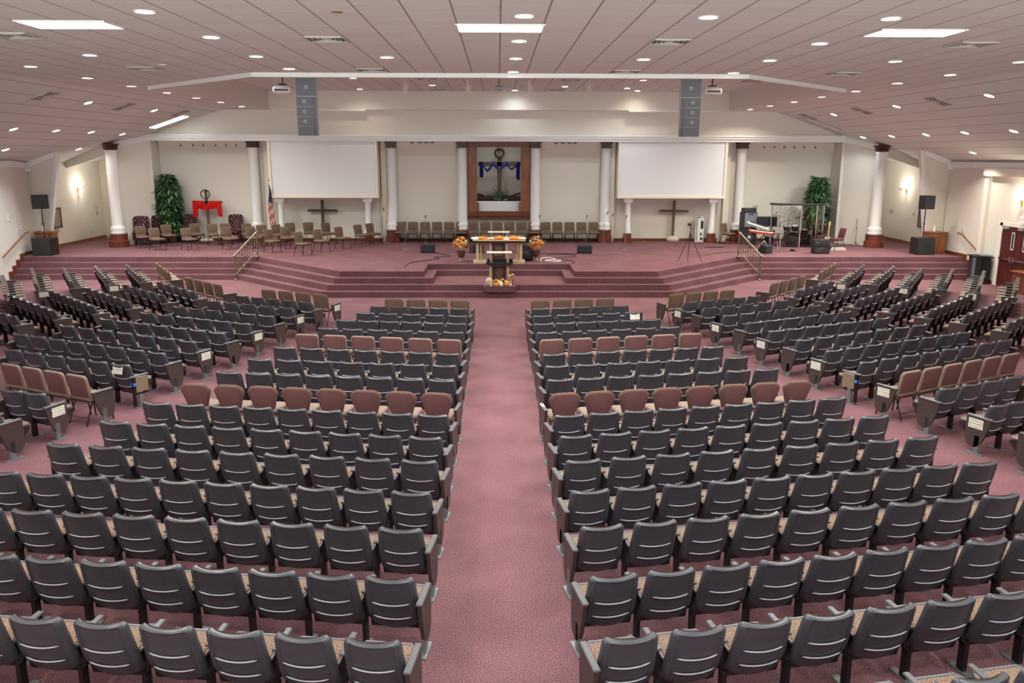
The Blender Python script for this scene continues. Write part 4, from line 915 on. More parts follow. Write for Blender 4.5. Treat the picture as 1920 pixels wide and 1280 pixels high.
# camera tripod
t = thing('camera_tripod', 'tall thin black tripod with small camera on the right stage floor', 'tripod', (7.1, 31.2, S))
for k, (a, b) in enumerate(((-.49, -.25), (0, .28), (.42, -.25))): m = MB(); m.tube([(0, 0, .98), (a * .5, b * .5, .5), (a, b, 0)], [.016, .013, .009], 6); m.obj('leg', 'blackm', t)
m = MB(); m.tube([(0, 0, .9), (0, 0, 1.28)], .012, 6); m.lathe([(.03, .94), (.035, 1.02), (.02, 1.04)], 8); m.obj('column', 'blackm', t)
m = MB(); m.rbox((-.05, 0, 1.36), (.12, .09, .09), .01, 1); m.tube([(0, 0, 1.28), (-.03, 0, 1.33)], .02, 6); m.tube([(0, 0, 1.28), (.08, .05, 1.15)], .006, 5); m.obj('camera', 'black', t)
# floor monitors
def wedge(x, y, lab, w=.56, rz=0.):
    t = thing('floor_monitor', lab, 'loudspeaker', (x, y, S), rz, 'black wedge floor monitors'); h = w / 2
    P = [(-.2, 0), (.2, 0), (.22, .12), (.08, .36), (-.2, .30)]
    m = MB(); n = len(P); m.add([(-h, a, b) for a, b in P] + [(h, a, b) for a, b in P], [tuple(range(n)), tuple(range(n, 2 * n))[::-1]] + [(i, (i + 1) % n, (i + 1) % n + n, i + n) for i in range(n)]); m.obj('cabinet', 'black', t)
    m = MB(); m.b2(-h + .02, h - .02, -.215, -.2, .03, .28); m.obj('grille', 'grille', t)
wedge(-2.87, 33.95, 'black floor monitor on the open left stage floor'); wedge(-.9, 33.95, 'black floor monitor behind the left side of the table')
wedge(1.2, 33.95, 'black floor monitor behind the right flower urn'); wedge(3.44, 33.8, 'black floor monitor on the open right stage floor')
# cables
def cable(pts, r, mt, lab):
    P = []; 
    for i in range(len(pts) - 1):
        a = Vector((*pts[max(0, i - 1)], 0)); b = Vector((*pts[i], 0)); c = Vector((*pts[i + 1], 0)); d = Vector((*pts[min(len(pts) - 1, i + 2)], 0))
        for k in range(6): t = k / 6; P.append(.5 * ((2 * b) + (-a + c) * t + (2 * a - 5 * b + 4 * c - d) * t * t + (-a + 3 * b - 3 * c + d) * t ** 3))
    P.append(Vector((*pts[-1], 0))); P = [(p.x, p.y, S + r) for p in P]
    m = MB(); m.tube(P, r, 5, 0); tag(m.obj('floor_cable', mt), lab, 'cable', 'loose cables on the stage floor')
cable([(-2.6, 33.8), (-2.2, 33.2), (-1.9, 32.6), (-2.5, 32.3), (-2.3, 31.8), (-3.2, 30.6), (-3.3, 29.2)], .012, 'black', 'dark cable winding from left open floor monitor to the stage edge')
cable([(1.5, 33.5), (2.4, 33.6), (3.0, 33.4), (3.2, 33.9)], .014, 'black', 'dark cable running from right floor monitor towards the urn')
cable([(1.7, 32.1), (2.4, 32.2), (3.0, 32.6), (2.7, 33.3), (1.9, 33.1)], .012, 'black', 'dark cable loop right of the right urn')
cable([(1.55, 31.1), (1.62, 31.9), (1.95, 32.1), (2.1, 31.6), (1.7, 31.2), (2.1, 30.9), (2.3, 31.2), (1.9, 31.5)], .02, 'white', 'white coiled cable on the floor right of the right urn')
cable([(2.2, 31.6), (2.7, 31.2), (2.75, 30.6), (2.66, 30.36)], .012, 'black', 'dark cable trailing over the notch edge right of centre')
cable([(8.2, 33.2), (9.2, 34.0), (10.4, 34.2), (12.4, 34.4)], .012, 'black', 'dark cable crossing the right stage floor to the keyboards')

# keyboard standing upright against wall
t = thing('upright_keyboard', 'white electronic keyboard standing on end against the wall by the right short column', 'keyboard', (9.13, 38.35, S), 0)
m = MB(); m.b2(-.19, .2, -.06, .04, 0, 1.16); m.obj('case', 'white', t)
m = MB(); m.b2(-.17, -.03, -.068, -.06, .05, 1.08); ks = m.obj('keys', 'paper', t)
m = MB()
for i in range(34):
    if i % 7 not in (2, 6): m.b2(-.17, -.09, -.078, -.068, .08 + i * .029, .094 + i * .029)
m.obj('black_keys', 'black', ks, 'black keys')
m = MB(); m.b2(.05, .16, -.066, -.06, .6, .95); m.b2(.03, .1, -.066, -.06, .3, .42); m.b2(.04, .15, -.066, -.06, .1, .2); m.b2(-.17, .02, -.066, -.06, 1.09, 1.13); m.obj('control_panel', 'black', t, 'dark controls')

# ------------------------------------------------------------------ subs, top speakers, cabinets
def pa(x, y, sg, side):
    t = thing('subwoofer', f'large black subwoofer on the {side} end of the stage edge', 'loudspeaker', (x, y, S), 0, 'black subwoofers at the stage ends')
    m = MB(); m.b2(-.36, .36, -.3, .3, 0, .66); m.obj('cabinet', 'black', t)
    m = MB(); m.b2(-.34, .34, -.315, -.3, .02, .64); g = m.obj('grille', 'grille', t)
    m = MB(); m.b2(-.06, .06, -.32, -.315, .27, .31); m.b2(-.06, .06, -.32, -.315, .33, .37); m.obj('badge', 'black', g, 'small dark badge')
    t = thing('pole_speaker', f'black loudspeaker on a thin pole above the {side} subwoofer', 'loudspeaker', (x + sg * .02, y, S + .66), 0, 'black speakers on poles above the subwoofers')
    m = MB(); m.tube([(0, 0, 0), (0, 0, 1.15)], .02, 8); m.lathe([(.03, .5), (.03, .6)], 8); m.obj('pole', 'blackm', t)
    m = MB(); m.add([(-.24, -.2, 1.13), (.24, -.2, 1.13), (.19, .2, 1.13), (-.19, .2, 1.13), (-.24, -.2, 1.66), (.24, -.2, 1.66), (.19, .2, 1.66), (-.19, .2, 1.66)], [(0, 1, 2, 3), (4, 5, 6, 7), (0, 1, 5, 4), (1, 2, 6, 5), (2, 3, 7, 6), (3, 0, 4, 7)], T=Tr(rz=-sg * .25)); m.obj('cabinet', 'black', t)
    m = MB(); m.b2(-.22, .22, -.21, -.2, 1.15, 1.64, T=Tr(rz=-sg * .25)); m.obj('grille', 'grille', t)
pa(-17.7, 33.1, 1, 'left'); pa(17.02, 33.55, -1, 'right')
t = thing('wooden_cabinet', 'small oak cabinet behind the right subwoofer with a white bottle on it', 'cabinet', (17.72, 34.0, S))
m = MB(); m.b2(-.34, .34, -.25, .25, 0, .8); m.b2(-.33, .33, -.262, -.25, .06, .6); m.obj('body', 'oak', t); m = MB(); m.b2(-.37, .37, -.29, .27, .8, .86); m.b2(-.38, .38, -.27, -.25, .66, .8); m.obj('top', 'oak', t)
t = thing('wooden_cabinet', 'low oak cabinet mostly hidden behind the left subwoofer', 'cabinet', (-18.0, 33.85, S))
m = MB(); m.b2(-.34, .34, -.22, .22, 0, .8); m.obj('body', 'oak', t); m = MB(); m.b2(-.38, .38, -.26, .24, .80, .86); m.obj('top', 'oak', t)
for x, y, z, lab in ((17.7, 34.05, S + .86, 'white bottle on the right oak cabinet'), (-18.1, 33.85, S + .86, 'white bottle on the left oak cabinet')):
    m = MB(); m.lathe([(.05, 0), (.05, .14), (.025, .19), (.02, .25)], 12); o = m.obj('bottle', 'white'); o.location = (x, y, z); tag(o, lab, 'bottle', 'white bottles on the oak cabinets')
for x, y, sg, lab in ((-18.5, 35.75, 1, 'dark-framed picture on the left passage wall'), (18.22, 36.0, -1, 'dark-framed picture on the right passage wall')):
    t = thing('framed_picture', lab, 'picture', (x, y, 2.0), 0, 'framed pictures on the passage walls')
    m = MB(); w = .36 if sg > 0 else .5; 
    for a, b, c_, d in ((-w, w, .34, .42), (-w, w, -.42, -.34), (-w, -w + .08, -.42, .42), (w - .08, w, -.42, .42)): m.b2(-.03, .03, a, b, c_, d)
    m.obj('frame', 'darkcherry', t); m = MB(); m.b2(-.01, .01, -w + .06, w - .06, -.36, .36); m.obj('canvas', 'stone', t)

# ------------------------------------------------------------------ US flag on a pole
t = thing('flag', 'stars and stripes flag hanging on a pole left of the left screen', 'flag', (-9.98, 37.35, S))
m = MB(); m.lathe([(.13, 0), (.13, .03), (.03, .06)], 14); m.tube([(0, 0, 0), (-.02, 0, 2.72)], .014, 8); m.obj('pole', 'brass', t)
m = MB(); m.ball((-.02, 0, 2.78), .045, 7); m.tube([(-.02, 0, 2.76), (-.02, 0, 2.9)], [.02, .004], 6); m.obj('finial', 'brass', t)
m = MB()
NU, NV = 26, 30
def ff(u, v):
    z = 2.55 - 1.72 * v; w = .03 + .085 * min(1, v * 1.3); x = (u - .5) * 2 * w + .04 * v + .02 * math.sin(v * 9); return (x, -.03 - .05 * math.sin(u * 16 + v * 3) * min(1, v * 3) - .03, z + .05 * math.sin(u * 5))
o0 = len(m.f); m.grid(ff, NU, NV, 0, thick=(0, .008, 0))
k = 0
for rep in range(2):
    for j in range(NV):
        for i in range(NU):
            v = j / NV; u = i / NU
            mi = 0
            if v < .42: mi = 2 if ((i * 7 + j * 3) % 9 != 0) else 1
            else: mi = 0 if int((u * 3.2 + v * 5.0) * 2) % 2 == 0 else 1
            m.m[o0 + k] = mi; k += 1
m.obj('flag_cloth', ['flagred', 'whitef', 'navyfab'], t)

# ------------------------------------------------------------------ band equipment
t = thing('bass_amplifier', 'tall bass amplifier stack with pale grille right of the right screen', 'amplifier', (11.05, 37.2, S))
m = MB(); m.b2(-.36, .30, -.2, .25, 0, .74); m.obj('lower_cabinet', 'black', t)
m = MB(); m.lathe([(.19, 0), (.17, .01), (.08, -.02), (.03, -.02)], 18, T=Tr(-.02, -.21, .34, rx=PI / 2)); m.lathe([(.08, .0), (.03, .015)], 14, T=Tr(-.02, -.215, .34, rx=PI / 2), mi=1); m.obj('woofer', ['grille', 'silver'], t)
m = MB(); m.b2(-.36, .30, -.2, .25, .76, 1.42); m.obj('upper_cabinet', 'black', t)
m = MB(); m.b2(-.26, .29, -.215, -.2, .79, 1.40); m.b2(-.10, .12, -.222, -.215, 1.32, 1.37, 1); m.obj('grille', ['array', 'black'], t, 'pale grey grille')
m = MB(); m.b2(-.32, .24, -.2, .2, 1.43, 1.60); m.b2(-.3, .22, -.21, -.2, 1.46, 1.57, 1); m.obj('amp_head', ['black', 'grille'], t)
t = thing('stage_piano', 'black stage piano on a stand beside the bass amplifier', 'keyboard', (11.75, 37.0, S))
m = MB(); m.b2(-.42, .42, -.18, .18, .88, 1.24); m.rbox((0, -.2, .86), (.86, .1, .06), .02, 1); m.obj('body', 'black', t)
for s_ in (-1, 1): m = MB(); m.tube([(s_ * .34, 0, .88), (-s_ * .2, 0, 0)], .018, 6); m.obj('stand_leg', 'blackm', t)
def kb(x, y, z, w, tilt, rz, cols, lab, name):
    t = thing(name, lab, 'keyboard', (x, y, z), rz)
    T = Tr(ry=tilt[1], rx=tilt[0])
    m = MB(); m.rbox((0, 0, 0), (w, .34, .09), .02, 2, T=T, smooth=False); m.obj('case', cols[0], t)
    m = MB(); m.b2(-w / 2 + .04, w / 2 - .04, -.165, -.02, .045, .055, T=T); ks = m.obj('keys', 'paper', t)
    m = MB()
    for i in range(int(w / .035)):
        if i % 7 not in (2, 6): m.b2(-w / 2 + .06 + i * .032, -w / 2 + .076 + i * .032, -.11, -.02, .055, .063, T=T)
    m.obj('black_keys', 'black', ks, 'black keys')
    m = MB(); m.b2(-w / 2 + .1, w / 2 - .1, .02, .14, .045, .05, T=T); m.obj('control_panel', cols[1], t)
kb(10.95, 35.6, S + .95, .95, (.25, .30), -.25, ('silver', 'black'), 'silver tilted synthesizer on the upper tier of the keyboard stand', 'synthesizer')
kb(11.1, 35.5, S + .70, 1.05, (.15, .12), -.2, ('redplastic', 'black'), 'bright red-orange keyboard on the lower tier of the keyboard stand', 'red_keyboard')
t = thing('keyboard_stand', 'black X-frame two-tier keyboard stand right of the right railing', 'stand', (11.05, 35.6, S))
for s_ in (-1, 1):
    m = MB(); m.tube([(s_ * .38, .18, 0), (-s_ * .3, 0, .66)], .018, 6); m.tube([(s_ * .38, -.2, 0), (s_ * .38, .22, 0)], .016, 6); m.obj('leg', 'blackm', t)
m = MB(); m.tube([(-.35, .02, .64), (.35, .02, .62)], .016, 6); m.tube([(-.32, .02, .64), (-.36, .05, .9)], .014, 6); m.tube([(.32, .02, .62), (.30, .05, .8)], .014, 6); m.obj('tier_bar', 'blackm', t)
t = thing('laptop_stand', 'chrome tripod stand with shelf under the silver laptop', 'stand', (11.72, 35.3, S))
for a in (20, 140, 260): m = MB(); m.tube([(0, 0, .35), (.32 * math.cos(math.radians(a)), .32 * math.sin(math.radians(a)), .02)], .013, 6); m.obj('leg', 'chrome', t)
m = MB(); m.tube([(0, 0, .1), (0, 0, .66)], .014, 6); m.obj('pole', 'blackm', t); m = MB(); m.b2(-.22, .22, -.15, .15, .66, .68); m.obj('shelf', 'black', t)
t = thing('laptop', 'open silver laptop on the chrome stand beside the keyboards', 'laptop', (11.72, 35.3, S + .68))
m = MB(); m.rbox((0, .02, .01), (.36, .25, .018), .005, 1, smooth=False); m.obj('base', 'silver', t)
m = MB(); m.rbox((0, -.14, .14), (.36, .012, .25), .004, 1, T=Tr(rx=.15), smooth=False); ld = m.obj('lid', 'silver', t)
m = MB(); m.ball((0, -.128, .15), .022, 7, sc_=(1, .3, 1.1), T=Tr(rx=.15)); m.obj('logo', 'white', ld, 'small white logo')
wedge(10.75, 33.75, 'tilted black floor monitor just right of the right railing', .36, .5)
t = thing('folded_chrome_stand', 'chrome folding stand legs below the red keyboard', 'stand', (11.0, 34.75, S))
for a in (10, 80, 150, 220, 290): m = MB(); m.tube([(0, 0, .42), (.36 * math.cos(math.radians(a)), .30 * math.sin(math.radians(a)), .02)], .014, 6); m.obj('leg', 'chrome', t)
m = MB(); m.tube([(0, 0, .2), (0, 0, .5)], .018, 6); m.obj('hub', 'blackm', t)
# drum kit
t = thing('drum_kit', 'drum kit with dark wood shells behind the clear shield', 'drum kit', (12.85, 36.9, S))
m = MB(); T = Tr(0, 0, .30, rx=PI / 2); m.lathe([(.29, -.2), (.29, .2)], 28, T=T); bd = m.obj('bass_drum', 'darkcherry', t)
m = MB(); m.torus((0, -.21, .30), .285, .018, 30, 6); m.obj('hoop', 'piping', bd, 'tan hoop'); m = MB(); m.lathe([(.27, 0), (.001, .004)], 26, T=Tr(0, -.2, .3, rx=PI / 2)); m.obj('drum_head', 'black', bd)
def drum(x, y, z, r, h, rx=0, ry=0):
    T = Tr(x, y, z, rx, ry); m = MB(); m.lathe([(r, 0), (r, h)], 20, T=T); d = m.obj('drum', 'darkcherry', t)
    m = MB(); m.torus((0, 0, h), r, .012, 20, 5, axis='z', T=T); m.torus((0, 0, 0), r, .01, 20, 5, axis='z', T=T)
    for k in range(6): a = k * PI / 3; m.tube([(r * 1.03 * math.cos(a), r * 1.03 * math.sin(a), .02), (r * 1.03 * math.cos(a), r * 1.03 * math.sin(a), h - .02)], .009, 5, T=T)
    m.obj('rim', 'chrome', d, 'chrome rim'); m = MB(); m.lathe([(r * .97, h + .003), (.001, h + .006)], 20, T=T); m.obj('drum_head', 'white', d)
drum(-.2, .0, .66, .14, .2, .3, .1); drum(.15, 0, .66, .15, .22, .3, -.1); drum(-.5, .35, .5, .18, .15); drum(.6, .25, .28, .22, .38); drum(-.32, -.1, .68, .12, .18, .3, .1)
for x, y, z, r in ((-.75, .3, 1.1, .22), (-.45, .4, 1.25, .24), (.3, .45, 1.2, .24), (.72, .35, 1.12, .26), (.95, .1, 1.0, .2), (-.85, .1, .85, .17)):
    m = MB(); m.lathe([(.001, .03), (.04, .025), (r, 0), (r, -.004), (.04, .018)], 22, T=Tr(x, y, z, .12, .1)); cy = m.obj('cymbal', 'brass', t)
    m = MB(); m.tube([(x, y, z + .06), (x, y, .35)], .01, 5)
    for a in (0, 120, 240): m.tube([(x, y, .4), (x + .22 * math.cos(math.radians(a + 20)), y + .22 * math.sin(math.radians(a + 20)), .01)], .009, 5)
    m.obj('cymbal_stand', 'chrome', cy, 'chrome stand')
m = MB(); m.lathe([(.16, .46), (.17, .5), (.15, .54)], 16, T=Tr(.05, .6, 0)); m.tube([(.05, .6, 0), (.05, .6, .47)], .02, 6); m.obj('stool', 'black', t)
mic_stand(12.45, 36.2, 2.15, 'black boom microphone stand angled over the drum kit', 'tri', boom=(.55, .1, 1.78))
mic_stand(13.35, 36.25, 1.75, 'short black boom stand at the right of the drum kit', 'tri', boom=(-.2, .05, 1.15))
for x, y, z, bx, bz in ((-.55, -.1, 1.0, .35, 1.25), (.45, -.05, .95, .2, 1.2), (.85, .3, 1.1, .55, 1.3), (-.8, .45, 1.2, -.5, 1.4)):
    m = MB(); m.tube([(x, y, 0), (x, y, z)], .013, 6); m.tube([(x, y, z), (bx, y + .1, bz)], .01, 5); m.ball((bx, y + .1, bz), .03, 6)
    for a in (30, 150, 270): m.tube([(x, y, .15), (x + .2 * math.cos(math.radians(a)), y + .2 * math.sin(math.radians(a)), .01)], .009, 5)
    m.obj('microphone_boom', 'blackm', t)
m = MB(); m.b2(.55, 1.1, .3, .55, 0, .45); m.b2(-1.0, -.7, .2, .5, 0, .35); m.obj('hardware_case', 'black', t)
# acrylic drum shield
t = thing('drum_shield', 'clear acrylic drum shield with dark padded top bar round the drum kit', 'drum shield', (12.9, 36.3, S))
pts = [(-1.05, .35), (-.75, -.1), (0.0, -.32), (.72, -.2), (1.15, .15), (1.32, .75)]
for i, (a, b) in enumerate(zip(pts, pts[1:])):
    a = Vector((*a, 0)); b = Vector((*b, 0)); d = (b - a); n_ = Vector((-d.y, d.x, 0)).normalized() * .006; d = d.normalized() * .02
    m = MB(); q = [a + d - n_, b - d - n_, b - d + n_, a + d + n_]; m.add([(v.x, v.y, .02) for v in q] + [(v.x, v.y, 1.78) for v in q], [(0, 1, 2, 3), (4, 5, 6, 7), (0, 1, 5, 4), (1, 2, 6, 5), (2, 3, 7, 6), (3, 0, 4, 7)]); m.obj('clear_panel', 'acrylic', t)
for x, y in pts: m = MB(); m.b2(x - .018, x + .018, y - .018, y + .018, 0, 1.8); m.obj('hinge_post', 'silver', t)
m = MB(); m.tube([(x * 1.08 if i in (0, 5) else x, y, 1.82) for i, (x, y) in enumerate(pts[:1] + [(-.75, -.12)] + pts[2:])], .045, 8); m.obj('top_bar', 'grille', t, 'dark padded top bar')
# guitars
def guitar(x, y, col, neck, lab, lean):
    t = thing('electric_guitar', lab, 'guitar', (x, y, S), lean, 'guitars on stands'); T = Tr(rx=.18)
    m = MB(); P = [(.0, 0), (.13, .04), (.17, .13), (.13, .22), (.09, .27), (.12, .36), (.08, .42), (.03, .40), (0, .38), (-.03, .40), (-.09, .44), (-.12, .36), (-.09, .27), (-.13, .22), (-.17, .13), (-.13, .04)]
    n = len(P); m.add([(a, -.02, b + .08) for a, b in P] + [(a, .025, b + .08) for a, b in P], [tuple(range(n)), tuple(range(n, 2 * n))[::-1]] + [(i, (i + 1) % n, (i + 1) % n + n, i + n) for i in range(n)], T=T); m.obj('body', col, t)
    m = MB(); m.b2(-.025, .025, -.03, 0, .4, 1.02, T=T); m.b2(-.04, .035, -.028, -.005, 1.02, 1.18, T=T); m.obj('neck', neck, t)
    m = MB(); m.tube([(-.12, -.1, 0), (0, .12, .35), (.12, -.1, 0)], .01, 5); m.tube([(0, .2, 0), (0, .12, .55)], .01, 5); m.obj('stand', 'blackm', t)
guitar(13.45, 35.75, 'darkcherry', 'cherry', 'dark red guitar on a stand inside the shield, left of the pale-necked one', .1)
guitar(13.95, 35.6, 'cream', 'beige', 'pale-necked guitar on a stand beside the shield end', -.1)
t = thing('guitar_amplifier', 'black combo amplifier with silver knobs at the front of the band area', 'amplifier', (12.98, 33.75, S))
m = MB(); m.rbox((0, 0, .29), (.66, .36, .56), .025, 2, smooth=False); m.obj('cabinet', 'black', t)
m = MB(); m.b2(-.3, .3, -.19, -.18, .04, .26); m.b2(-.3, .3, -.19, -.18, .32, .36); m.obj('grille', 'grille', t)
m = MB(); m.torus((-.15, -.195, .16), .055, .012, 16, 6); m.tube([(-.09, -.19, .18), (.02, -.19, .24), (.05, -.19, .15)], .008, 5); m.b2(-.25, -.13, -.192, -.185, .42, .47); m.obj('cable_and_badge', 'chrome', t, 'coiled silver cable and badge')
m = MB(); m.b2(-.05, .05, -.14, .1, 0, .06, T=Tr(rz=.4)); m.b2(-.04, .04, -.1, .06, .06, .075, T=Tr(rz=.4)); o = m.obj('foot_pedal', 'black'); o.location = (12.15, 34.6, S); tag(o, 'small black foot pedal on the floor below the laptop stand', 'pedal')
m = MB(); m.prism([(-.4, -.1), (0, -.2), (.45, -.05), (.4, .15), (-.1, .18)], 0, .02); o = m.obj('black_cloth', 'black'); o.location = (9.2, 36.0, S); tag(o, 'flat black cloth on the floor behind the right railing top', 'cloth')
m = MB(); m.rbox((0, 0, .13), (.12, .1, .26), .02, 1); o = m.obj('white_bottle', 'white'); o.location = (9.95, 38.2, S); tag(o, 'white bottle on the floor beside the right short column', 'bottle')

# ------------------------------------------------------------------ stair railings
def railing(s_, lab):
    x0, y0, x1, y1 = s_ * 9.87, 31.46, s_ * 9.28, 32.42
    t = thing('stair_railing', lab, 'railing', (x0, y0, 0), 0, 'pewter stair railings'); dx, dy = x1 - x0, y1 - y0
    def P(f, z): return (dx * f, dy * f, z)
    for f, a, b in ((0, 0, .92), (1, S, 1.68)):
        m = MB(); m.tube([P(f, a), P(f, b)], .032, 8); m.lathe([(.07, 0), (.07, .03), (.04, .06)], 12, c=(dx * f, dy * f, a)); m.lathe([(.04, -.03), (.045, 0), (.02, .03)], 8, c=(dx * f, dy * f, b)); m.obj('post', 'pewter', t)
    m = MB(); m.tube([P(-.05, .90), P(1.03, 1.74)], .03, 8); m.obj('top_rail', 'pewter', t)
    m = MB(); m.tube([P(.02, .24), P(1, 1.02)], .022, 8); m.obj('bottom_rail', 'pewter', t)
    for k in range(1, 9):
        f = k / 9; a = .24 + .78 * f; b = .93 + .80 * f; m = MB(); m.tube([P(f, a), P(f, b)], .014, 6)
        q = P(f, (a + b) / 2 + (.08 if k % 2 else -.08)); m.ball(q, .032, 6, sc_=(1, 1, 1.3))
        if k % 2 == 0: q = P(f, a + .1); m.ball(q, .024, 6)
        m.obj('baluster', 'pewter', t)
railing(-1, 'ornate pewter stair railing on the left stage steps'); railing(1, 'ornate pewter stair railing on the right stage steps')
for s_, X, side in ((-1, 18.3, 'left'), (1, 18.2, 'right')):
    t = thing('wall_handrail', f'sloping wooden handrail on the {side} side wall by the steps', 'handrail', (s_ * (X - .08), 31.1, .9), 0, 'wooden wall handrails')
    m = MB(); m.tube([(0, 0, 0), (0, 1.65, .74), (0, 1.95, .76), (s_ * .06, 2.05, .76)], .028, 8); m.obj('rail', 'oak', t)
    for yy, zz in ((.25, .08), (1.5, .64)): m = MB(); m.tube([(0, yy, zz), (s_ * .08, yy, zz - .06)], .01, 6); m.obj('bracket', 'brass', t)
# ------------------------------------------------------------------ ceiling lights
LIGHTS=[ (-4.83,12.18,6.50,'C'),(-4.77,14.71,6.50,'C'),(-8.01,17.37,6.50,'C'),(-10.36,19.61,6.50,'C'),(-4.80,17.46,6.50,'W'),(-10.46,22.45,6.50,'W'),(-10.44,25.02,6.50,'W'),(-10.41,27.56,6.50,'W'),(-10.34,29.98,6.50,'w'),(-10.25,32.32,6.50,'w'),(-10.30,35.08,6.50,'w'),(-12.92,27.63,6.19,'C'),(-12.86,32.67,6.21,'C'),(-15.34,27.62,5.38,'C'),(-15.30,30.15,5.40,'c'),(-15.23,32.59,5.42,'c'),(-15.26,35.31,5.41,'W'),(-17.18,30.28,4.76,'C'),(-17.02,35.20,4.82,'W'),(-4.74,19.89,6.50,'C'),(0.33,12.40,6.50,'C'),(0.32,15.02,6.50,'W'),(0.32,17.65,6.50,'C'),(0.32,20.39,6.50,'C'),(-2.24,17.53,6.50,'W'),(2.90,17.71,6.50,'C'),(2.91,12.43,6.50,'W'),(5.51,15.17,6.50,'C'),(5.48,17.81,6.50,'C'),(5.47,20.44,6.50,'W'),(5.50,12.46,6.50,'W'),(8.08,17.87,6.50,'W'),(10.72,20.71,6.50,'C'),(10.67,17.91,6.50,'W'),(10.59,23.14,6.50,'C'),(10.66,25.98,6.50,'C'),(10.59,28.47,6.50,'w'),(10.59,31.11,6.50,'w'),(10.49,33.53,6.50,'W'),(10.48,36.11,6.50,'w'),(12.97,22.92,6.18,'C'),(12.94,28.15,6.19,'C'),(12.95,33.42,6.18,'C'),(15.35,36.17,5.38,'C'),(15.37,33.59,5.37,'W'),(15.38,30.92,5.37,'c'),(15.37,28.32,5.37,'C'),(15.42,25.70,5.35,'C'),(17.26,31.10,4.74,'W') ]
PLIGHTS=[ (-5.17,31.21,7.27,'W'),(-5.75,36.31,7.27,'W'),(-2.59,34.17,7.27,'C'),(0.68,36.68,7.27,'C'),(2.61,34.56,7.27,'C'),(5.22,31.63,7.27,'W'),(5.19,35.33,7.27,'c'),(5.83,36.65,7.27,'w') ]
VENTS=[ (-7.88,14.57,6.50),(-2.90,14.85,6.50),(-12.84,24.86,6.22),(-12.85,30.04,6.21),(-7.94,19.86,6.50),(-12.80,35.10,6.23),(2.88,14.98,6.50),(-2.90,20.02,6.50),(2.90,20.16,6.50),(8.13,15.15,6.50),(8.07,20.46,6.50),(12.92,25.44,6.19),(12.93,30.79,6.19),(12.86,35.93,6.21) ]
m = MB(); m.torus((0, 0, 0), .135, .014, 22, 6, axis='z'); RING = m.mesh('trim_ring', 'white')
m = MB(); m.lathe([(.001, -.012), (.07, -.010), (.125, .004)], 20); LENS_C = m.mesh('lens', 'cool')
m = MB(); m.lathe([(.001, -.012), (.07, -.010), (.125, .004)], 20); LENS_W = m.mesh('lens', 'warm')
def lamp(x, y, z, k, lx=None, ly=None, E=100, tilt=0):
    ld = bpy.data.lights.new('lamp', 'AREA'); ld.shape = 'DISK' if lx is None else 'RECTANGLE'
    ld.size = .2 if lx is None else lx
    if ly: ld.size_y = ly
    ld.energy = E; ld.spread = math.radians(142); ld.color = {'C': (.91, .98, .97), 'W': (1, .91, .76), 'H': (1, .80, .58)}[k]
    o = bpy.data.objects.new('lamp', ld); C.objects.link(o); o.location = (x, y, z); o.rotation_euler = (0, tilt, 0)
    return o
RUN = [(-17.1, 'far left outer run'), (-15.3, 'outer left run'), (-12.9, 'left slope run'), (-10.4, 'left fold run'), (-8.0, 'left inner run'), (-4.8, 'left centre run'), (-2.24, 'left mid run'), (.32, 'middle run'),
       (2.9, 'right mid run'), (5.5, 'right centre run'), (8.08, 'right inner run'), (10.6, 'right fold run'), (12.95, 'right slope run'), (15.37, 'outer right run'), (17.26, 'far right outer run')]
def run_of(x): return min(RUN, key=lambda r: abs(r[0] - x))[1]
cnt = {}
EC, EW = 76, 72
for x, y, z, k in sorted(LIGHTS, key=lambda l: -l[1]):
    rn = run_of(x); cnt[rn] = cnt.get(rn, 0) + 1
    K = 'C' if k in 'Cc' else 'W'; tl = 0 if abs(x) <= 12 else math.copysign(math.atan(SL), x)
    t = thing('ceiling_light', f"lit {'cool white' if K == 'C' else 'warm'} recessed ceiling light, {ORD[cnt[rn]]} from stage wall, {rn}", 'ceiling light', (x, y, z - .005), 0, 'round recessed ceiling lights')
    t.rotation_euler = (0, tl, 0)
    link('trim_ring', RING, t); link('lens', LENS_C if K == 'C' else LENS_W, t)
    off = Vector((0, 0, -.035)); 
    lamp(x - math.sin(tl) * .035, y, z - .04, K, E=(EC if k == 'C' else EW if k == 'W' else EW * .6) * (.4 if y > 34 and abs(x) > 14 else 1.35 if y > 26 else 1), tilt=tl)
for i, (x, y, z, k) in enumerate(sorted(PLIGHTS, key=lambda l: (l[0], l[1]))):
    K = 'C' if k in 'Cc' else 'W'
    t = thing('ceiling_light', f"lit round light in the raised ceiling pocket, {ORD[i + 1]} from left", 'ceiling light', (x, y, z - .005), 0, 'recessed lights in the raised pocket')
    link('trim_ring', RING, t); link('lens', LENS_C if K == 'C' else LENS_W, t); lamp(x, y, z - .04, K, E=(EC if k == 'C' else EW) * (.15 if y > 36 else (.6 if y > 33 else 1.3)))
for x in (-15.3, -10.4, -4.8, .32, 5.5, 10.6, 15.37):      # same grid continues over the balcony side, behind the view
    for y in (9.6, 6.8, 3.6, .4): lamp(x, y, cz(x) - .05, 'C' if (x + y) % 2 > 1 else 'W', E=EC)
for x in (-7.8, -2.6, 2.6, 7.8):      # unseen lamps added in the pocket to light the stage from above
    for y in (26.0, 28.7): lamp(x, y, 7.22, 'C' if x < 0 else 'W', E=EC * 1.2)
